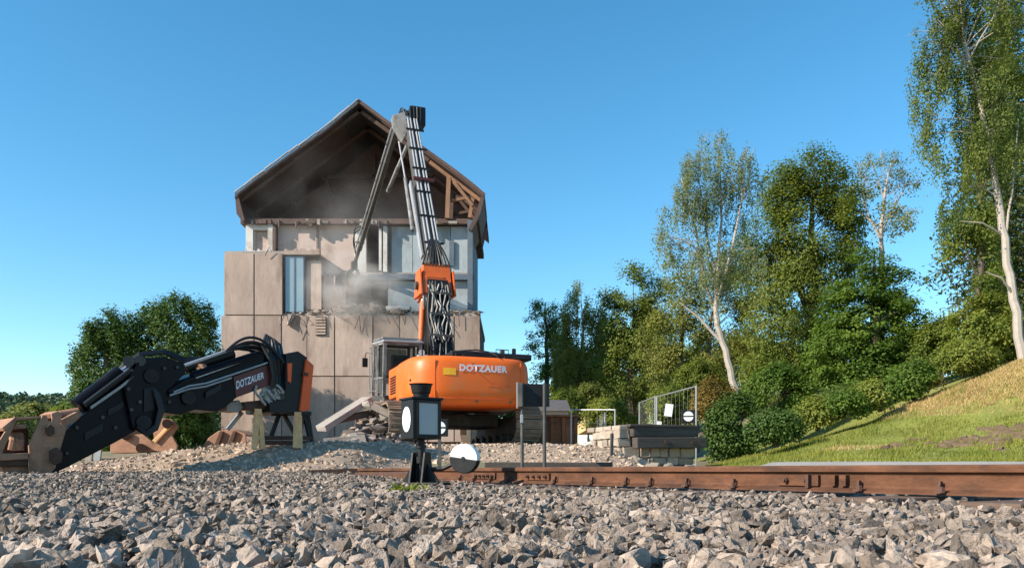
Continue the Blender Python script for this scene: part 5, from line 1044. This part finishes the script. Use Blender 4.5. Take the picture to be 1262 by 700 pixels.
# ------------------------------------------------------------------ rubble in front of the wall, left of the excavator
Vs = []; Ts = []; off = 0
for k in range(640):
    x = random.gauss(455, 32); x = min(max(x, 385), 540); Y = random.uniform(19.8, 22.8); h = max(0, 1 - abs(x - 466) / 66) ** 1.2 * (1 - abs(Y - 21.6) / 3) * 1.15
    s_ = abs(random.gauss(0, .11)) + .07; pv, pt = chunk(700 + k % 60, s_ * random.uniform(1, 2.4), s_ * random.uniform(1, 1.8), s_ * random.uniform(.6, 1.3))
    a = random.uniform(0, 6.28); c_, s__ = math.cos(a), math.sin(a); pv = pv @ np.array([[c_, s__, 0], [-s__, c_, 0], [0, 0, 1]])
    q = np.array([(x - CX) * Y / F, Y, .86 + random.uniform(0, 1) * h]); Vs.append(pv + q); Ts.append(pt + off); off += len(pv)
link('rubble_pile', npmesh('rubble_pile', np.concatenate(Vs), np.concatenate(Ts), 3), 'rubble', kind='stuff', label='heap of broken concrete and stones beside the excavator track', cat='rubble')
for a, b, w, h, mat, lab in (((396, 528, 20.2), (452, 492, 21.6), .35, .12, 'concrete', 'long tilted slab leaning on the left of the rubble heap'), ((400, 545, 19.6), (452, 540, 19.8), .5, .16, 'concrete', 'flat pale slab lying at the foot of the rubble heap'), ((462, 500, 21.0), (490, 515, 20.9), .6, .16, 'rubble', 'broken slab sloping towards the cab'), ((405, 520, 20.6), (470, 506, 21.8), .25, .14, 'sleeper', 'dark timber sticking out of the rubble heap'), ((430, 538, 19.9), (486, 520, 20.6), .3, .12, 'oldwood', 'weathered plank lying across the rubble heap'), ((470, 496, 21.4), (497, 505, 21.4), .4, .14, 'concrete', 'pale slab on top of the rubble heap')):
    slab_piece('concrete_slab' if mat in ('concrete', 'rubble') else 'timber', lab, P(*a), P(*b), w, h, mat, 'debris on the rubble heap')
for (px, py, Y, s_, lab) in ((457, 499, 21.2, .22, 'round pale boulder topping the rubble heap'), (480, 512, 20.8, .28, 'big light block of concrete beside the left track'), (275, 541, 17.0, .22, 'grey boulder right of the rusty bucket'), (437, 540, 19.6, .2, 'grey boulder in front of the rubble heap')):
    pv, pt = stone_proto(int(px), 16, .8); me = npmesh('boulder', pv * s_ * 2, pt, 3); o = link('boulder', me, 'concrete', label=lab, cat='boulder', group='boulders on the gravel'); o.location = P(px, py, Y)

# ------------------------------------------------------------------ point lever with lantern
LY = 7.5; q = P(519, 600, LY); q.z = float(ballast_z(q.x, q.y)) + .01
sw = root('point_lever', tuple(q), 'black railway point lever with square lantern and round counterweight', 'point lever', R(-18))
for s_ in (-1, 1):
    MB().prism([(s_ * .05, -.14, 0), (s_ * .05, .14, 0), (s_ * .05, .06, .30), (s_ * .05, -.06, .30)], (.02 * s_, 0, 0)).build('base_plate', 'black', sw, bev=.004)
    MB().prism([(s_ * .02, -.02, 0), (s_ * .20, -.02, 0), (s_ * .07, -.02, .20), (s_ * .02, -.02, .22)], (0, .03, 0)).build('gusset', 'black', sw)
MB().box((0, 0, .012), (.46, .30, .024), None, .006).build('foot_plate', 'black', sw)
MB().tube([(0, 0, 0), (0, 0, .44)], .034, 14).build('shaft', 'black', sw, sm=True); MB().tube([(0, 0, .20), (0, 0, .26)], .055, 14).tube([(0, 0, .34), (0, 0, .37)], .05, 14).build('collar', 'black', sw, sm=True)
ld = MB().box((0, 0, .60), (.29, .25, .36), Matrix.Rotation(R(51), 3, 'Z'), .008).build('lantern', 'black', sw)
rm = Matrix.Rotation(R(51), 4, 'Z')
def lan(mb, name, mat, sm=False):
    mb.v = [rm @ v for v in mb.v]; return mb.build(name, mat, ld, sm=sm)
cc = []
for i in range(28): a = 2 * math.pi * i / 28; cc.append((-.1465, .085 * math.cos(a), .60 + .115 * math.sin(a)))
lan(MB().prism(cc, (-.004, 0, 0)), 'round_lens', 'white')
lan(MB().box((.01, -.1265, .605), (.20, .004, .29)), 'window_pane', 'greyglass')
mb = MB(); mb.box((.01, -.131, .757), (.235, .012, .02)); mb.box((.01, -.131, .452), (.235, .012, .02)); mb.box((-.098, -.131, .605), (.02, .012, .29)); mb.box((.118, -.131, .605), (.02, .012, .29)); lan(mb, 'window_frame', 'black')
lan(MB().box((0, 0, .79), (.32, .28, .02), None, .006), 'lantern_roof', 'black')
MB().tube([(0, 0, .80), (0, 0, .84), (0, 0, .845), (0, 0, .92), (0, 0, .93)], [.07, .075, .085, .10, .115], 18).build('chimney_cowl', 'black', ld, sm=True)
dq = P(573, 565, 7.42); inv = MW[sw.name].inverted(); dl = inv @ dq
MB().tube([(0, 0, .14), (dl.x * .5, dl.y * .5, .15), (dl.x, dl.y, dl.z)], .020, 8).build('lever_arm', 'black', sw)
def disc(name, mat, a0, a1, r, y0, y1, zoff=0):
    pts = [(dl.x + r * math.cos(a0 + (a1 - a0) * i / 24), dl.y + y0, dl.z + r * math.sin(a0 + (a1 - a0) * i / 24)) for i in range(25)]; return MB().prism(pts, (0, y1 - y0, 0)).build(name, mat, sw, bev=.006)
t0 = R(8)
disc('weight_lower_half', 'black', math.pi - t0, 2 * math.pi - t0, .135, -.045, .045); disc('weight_upper_half', 'white', -t0 + .001, math.pi - t0 - .001, .135, -.0445, .0445)
MB().tube([(dl.x, dl.y - .05, dl.z), (dl.x, dl.y + .05, dl.z)], .02, 10).build('weight_bolt', 'black', sw)
rd = MB().bar(P(440, 584, 11.0), P(505, 583, 8.6), .04, .04).bar(P(380, 583, 11.8), P(440, 580.5, 12.0), .1, .09).build('point_rod', 'rustdark', label='thin dark point rod running along the ballast left of the lantern', cat='rod')
# small weed at its foot
def rosette(name, label, c, n, L_, mat):
    vs = []; fs = []
    for k in range(n):
        a = random.uniform(0, 6.28); l = L_ * random.uniform(.5, 1); d = Vector((math.cos(a), math.sin(a), 0)); s_ = Vector((-d.y, d.x, 0)) * l * .22; u = Vector((0, 0, l * random.uniform(.3, 1.1)))
        b = len(vs); o_ = Vector((random.gauss(0, L_), random.gauss(0, L_ * .6), 0)); vs += [o_, o_ + d * l * .5 + s_ + u * .7, o_ + d * l + u, o_ + d * l * .5 - s_ + u * .7]; fs.append((b, b + 1, b + 2, b + 3))
    o = MB().add(vs, fs).build(name, mat, fixn=False, label=label, cat='plant'); o.location = c; return o
q = P(505, 612, 5.6); rosette('weed', 'small pale green weed growing in the ballast near the lever', (q.x, q.y, float(ballast_z(q.x, q.y)) + .012), 40, .075, 'l_bush')

# ------------------------------------------------------------------ signs and posts beyond the track
SY = 13.2
sg = root('sign_board', tuple(P(657, 573, SY)), 'black sign board seen from behind on two thin posts', 'sign')
for px, yb in ((643.5, 572), (671, 572)): MB().tube([P(px, yb + 6, SY), P(px, 472, SY)], .028, 8).build('post', 'darkgrey', sg, world=True, sm=True)
MB().box(P(657, 487, SY + .08), (.54, .04, .37), Matrix.Rotation(R(8), 3, 'Z'), .006).build('board', 'black', sg, world=True)
MB().box(P(641, 487, SY - .02), (.08, .12, .38), None, .008).build('side_casing', 'darkgrey', sg, world=True)
MB().tube([P(637.5, 471, SY - .04), P(637.5, 503, SY - .04)], .014, 6).build('edge_tube', 'galv', sg, world=True)
MB().box(P(643, 516, SY - .05), (.05, .05, .14), None, .008).build('clamp', 'galv', sg, world=True)
def stopsign(c, size, label, post=0.0):
    t = root('track_signal', tuple(c - Vector((0, 0, size / 2 + post))), label, 'signal', group='small black track signals')
    MB().box(c, (size, .05, size), None, .01).build('board', 'black', t, world=True)
    for a0 in (0, math.pi):
        s_ = 1 if a0 == 0 else -1; pts = [c + Vector((size * .36 * math.cos(a0 + math.pi * i / 16), -.028, s_ * size * .05 + size * .32 * math.sin(a0 + math.pi * i / 16))) for i in range(17)]
        MB().prism(pts, (0, -.005, 0)).build('white_half_disc', 'white', t, world=True)
    if post: MB().bar(c - Vector((0, -.03, size / 2)), c - Vector((0, -.03, size / 2 + post)), .05, .05).build('post', 'darkgrey', t, world=True)
stopsign(P(541.5, 527, 12.6), .27, 'small black square signal with white split disc behind the lantern', .62)

# ------------------------------------------------------------------ masonry buffer stop with timber beams
BZ = .28; bs = root('buffer_stop', tuple(P(800, 580, 16.5)), 'old stone buffer stop faced with dark weathered timber beams', 'buffer stop')
BX0, BX1, BYF, BYB, BT = 2.18, 3.90, 16.5, 17.7, .27 + .92
MB().box(((BX0 + BX1) / 2 + .02, (BYF + BYB) / 2 + .1, (BZ + BT) / 2 - .08), (BX1 - BX0 - .16, BYB - BYF - .3, BT - BZ)).build('core', 'mortar', bs, world=True)
def mason_row(x0, y0, x1, y1, z0, h, thick):
    a = Vector((x0, y0, 0)); b = Vector((x1, y1, 0)); L = (b - a).length; d = (b - a).normalized(); t = 0; m = Matrix((d, Vector((-d.y, d.x, 0)), Vector((0, 0, 1)))).transposed()
    while t < L - .03:
        w = min(random.uniform(.16, .42), L - t)
        if L - t - w < .12: w = L - t
        hh = h * random.uniform(.86, .98); mb = MB().box((0, 0, 0), (w * .95, thick + random.uniform(-.03, .07), hh), None, .018)
        for v in mb.v: v += Vector((random.uniform(-.012, .012), random.uniform(-.02, .02), random.uniform(-.012, .012)))
        c = a + d * (t + w / 2) + Vector((0, 0, z0 + h / 2)); mb.v = [c + m @ v for v in mb.v]; mb.build('stone', 'mason', bs, world=True); t += w
z = BZ - .1; hs_ = [.22, .16, .20, .17, .20]
for h in hs_:
    mason_row(BX0 + .06, BYF + .05, BX0 + .06, BYB, z, h, .22)
    if z < BZ + .40: mason_row(BX0, BYF + .08, BX1, BYF + .08, z, h, .18)
    z += h
for k in range(4):
    mb = MB().box((0, 0, 0), (random.uniform(.2, .32), .30, .10), None, .02); c = Vector((BX0 + .08, BYF + .2 + k * .34, z + .02)); mb.v = [c + v for v in mb.v]; mb.build('coping_stone', 'mason', bs, world=True)
bx_ = MB().bar((BX0 + .16, BYF - .16, .27 + .57), (BX1 + .12, BYF - .16, .27 + .60), .20, .22, bev=.02); bx_.build('timber_beam', 'oldwood', bs, world=True)
MB().bar((BX0 + .18, BYF + .04, .27 + .80), (BX1 + .06, BYF + .04, .27 + .82), .24, .20, bev=.03).build('timber_beam', 'oldwood', bs, world=True)
MB().bar((BX0 + .10, BYF + .1, .27 + .925), (BX1 + .04, BYF + .1, .27 + .935), .40, .05, bev=.012).build('top_plank', 'oldwood', bs, world=True)
for x in (BX0 + .85, BX0 + 1.5): MB().tube([(x, BYF - .27, .27 + .59), (x, BYF - .25, .27 + .59)], .05, 8).build('bolt', 'rustdark', bs, world=True)
for (x, s_) in ((BX0 + .33, .24), (BX0 + .62, .17), (BX0 + .95, .12), (BX0 + 1.3, .1)):
    pv, pt = stone_proto(int(x * 100), 15, 1.0); me = npmesh('fallen_stone', pv * s_ * 2, pt, 3); o = link('fallen_stone', me, 'mason')
    o['label'] = {0.24: 'largest fallen stone leaning below the timber beam', 0.17: 'second largest stone at the foot of the buffer stop', 0.12: 'small stone at the middle foot of the buffer stop', 0.1: 'smallest stone at the right foot of the buffer stop'}[s_]; o['category'] = 'stone'; o['group'] = 'stones fallen from the buffer stop'
    o.location = (x, BYF - .25, .30 + s_ * .4)
MB().bar(P(740, 572, 16.3), P(741, 535, 16.3), .05, .05).build('iron_post', 'darkgrey', bs, world=True)
bs.rotation_euler = (0, 0, R(24))
stopsign(P(848, 513, 16.9), .28, 'small black square signal with white split disc on top of the buffer stop')
# sleeper and bits lying in front
o = MB().bar((-1.1, 0, 0), (1.1, .05, .0), .22, .10, bev=.015).build('spare_sleeper', 'oldwood', label='weathered loose sleeper lying left of the buffer stop', cat='sleeper'); o.location = P(676, 573, 14.0)

# ------------------------------------------------------------------ site fence panels
def fence(name_lab, a, b, h, zbase_a, zbase_b, step=.22, notes=()):
    a = Vector((a[0], a[1], zbase_a)); b = Vector((b[0], b[1], zbase_b)); up = Vector((0, 0, h)); t = root('fence_panel', tuple((a + b) / 2), name_lab, 'fence', group='galvanised site fence panels')
    MB().tube([a, a + up], .022, 8).build('post', 'galv', t, world=True, sm=True); MB().tube([b, b + up], .022, 8).build('post', 'galv', t, world=True, sm=True)
    MB().tube([a + up * .99, b + up * .99], .017, 8).build('top_rail', 'galv', t, world=True, sm=True); MB().tube([a + up * .06, b + up * .06], .022, 8).build('bottom_rail', 'galv', t, world=True, sm=True)
    mb = MB(); n = int((b - a).length / step)
    for i in range(1, n): q = a.lerp(b, i / n); mb.tube([q + up * .06, q + up * .99], .0022, 3, False)
    for k in range(1, 6): mb.tube([a + up * (k / 6.2), b + up * (k / 6.2)], .0022, 3, False)
    mb.build('wire_mesh', 'wire', t, world=True)
    for (f, hgt, w, hh) in notes: q = a.lerp(b, f) + up * hgt + Vector((0, -.03, 0)); MB().box(q, (w, .01, hh), Matrix.Rotation(R(8), 3, 'Y')).build('notice', 'white', t, world=True)
def g2(px, Y): return ((px - CX) * Y / F, Y)
zf = lambda py, Y: CZ - (py - HZ) * Y / F
fence('fence panel right of two, with a white notice, behind the buffer stop', g2(809.5, 21.5), g2(858, 19.3), 2.0, zf(488, 21.5) - 2, zf(475, 19.3) - 2, notes=((.32, .78, .20, .32), (.06, .62, .12, .16)))
fence('narrow fence panel left of the white notice, behind the buffer stop', g2(788, 24.5), g2(807.5, 21.6), 2.0, zf(495.5, 24.5) - 2, zf(488, 21.6) - 2)
fence('low fence panel standing right of the rusty skip', g2(704, 21.5), g2(758, 20.8), 1.9, zf(504, 21.5) - 1.9, zf(504, 20.8) - 1.9, notes=((.93, .1, .1, .12),))
fence('far fence panel seen edge on between skip and buffer stop', g2(737, 27.0), g2(745.5, 22.0), 2.0, zf(518, 27.0) - 2, zf(508, 22.0) - 2)

# ------------------------------------------------------------------ rusty skip, hut and house behind
sk_ = root('skip', tuple(P(680, 545, 23.5)), 'rusty orange brown skip container right of the excavator', 'skip')
def skp(n, m, x0, y0, x1, y1, Ya, Yb, bev=.02):
    a = P(x0, y1, 23.5); b = P(x1, y0, 23.5); return MB().box(((a.x + b.x) / 2, (Ya + Yb) / 2, (a.z + b.z) / 2), (b.x - a.x, Yb - Ya, b.z - a.z), None, bev).build(n, m, sk_, world=True)
skp('side_wall', 'skip', 650, 513, 712, 547, 23.5, 23.56); skp('end_wall', 'skip', 650, 513, 652.5, 547, 23.57, 25.4); skp('end_wall', 'skip', 709.5, 513, 712, 547, 23.57, 25.4); skp('side_wall', 'skip', 650, 513, 712, 547, 25.42, 25.48); skp('floor', 'skip', 652.7, 544, 709.3, 547, 23.57, 25.4)
for x in (650.5, 664, 678, 692, 707): skp('rib', 'skip', x, 514.5, x + 4.5, 546, 23.40, 23.49)
skp('top_rim', 'skip', 649, 511, 713, 514, 23.38, 23.6)
ht = root('hut', tuple(P(695, 530, 30)), 'low pale hut with a grey roof behind the skip', 'hut')
def bxp(n, m, x0, y0, x1, y1, Y, dep, par): a = P(x0, y1, Y); b = P(x1, y0, Y); return MB().box(((a.x + b.x) / 2, Y + dep / 2, (a.z + b.z) / 2), (b.x - a.x, dep, b.z - a.z)).build(n, m, par, world=True)
bxp('wall', 'hutwall', 655, 505, 700, 545, 30, 3, ht); MB().prism([P(652, 506, 29.8), P(703, 506, 29.8), P(699, 496, 31.5), P(660, 496, 31.5)], (0, .2, .12)).build('roof', 'tile', ht, world=True)
hs2 = root('house', tuple(P(762, 520, 52)), 'cream yellow house glimpsed behind the trees', 'house')
bxp('wall', 'cream', 722, 486, 800, 530, 52, 7, hs2)
MB().prism([P(718, 487, 51.6), P(804, 487, 51.6), P(790, 470, 55.5), P(732, 470, 55.5)], (0, .3, .15)).build('roof', 'tile', hs2, world=True)
for x in (735, 755, 776): w = bxp('window', 'white', x, 492, x + 6, 502, 51.94, .1, hs2); bxp('pane', 'glass', x + .8, 493, x + 5.2, 501, 51.91, .03, w)
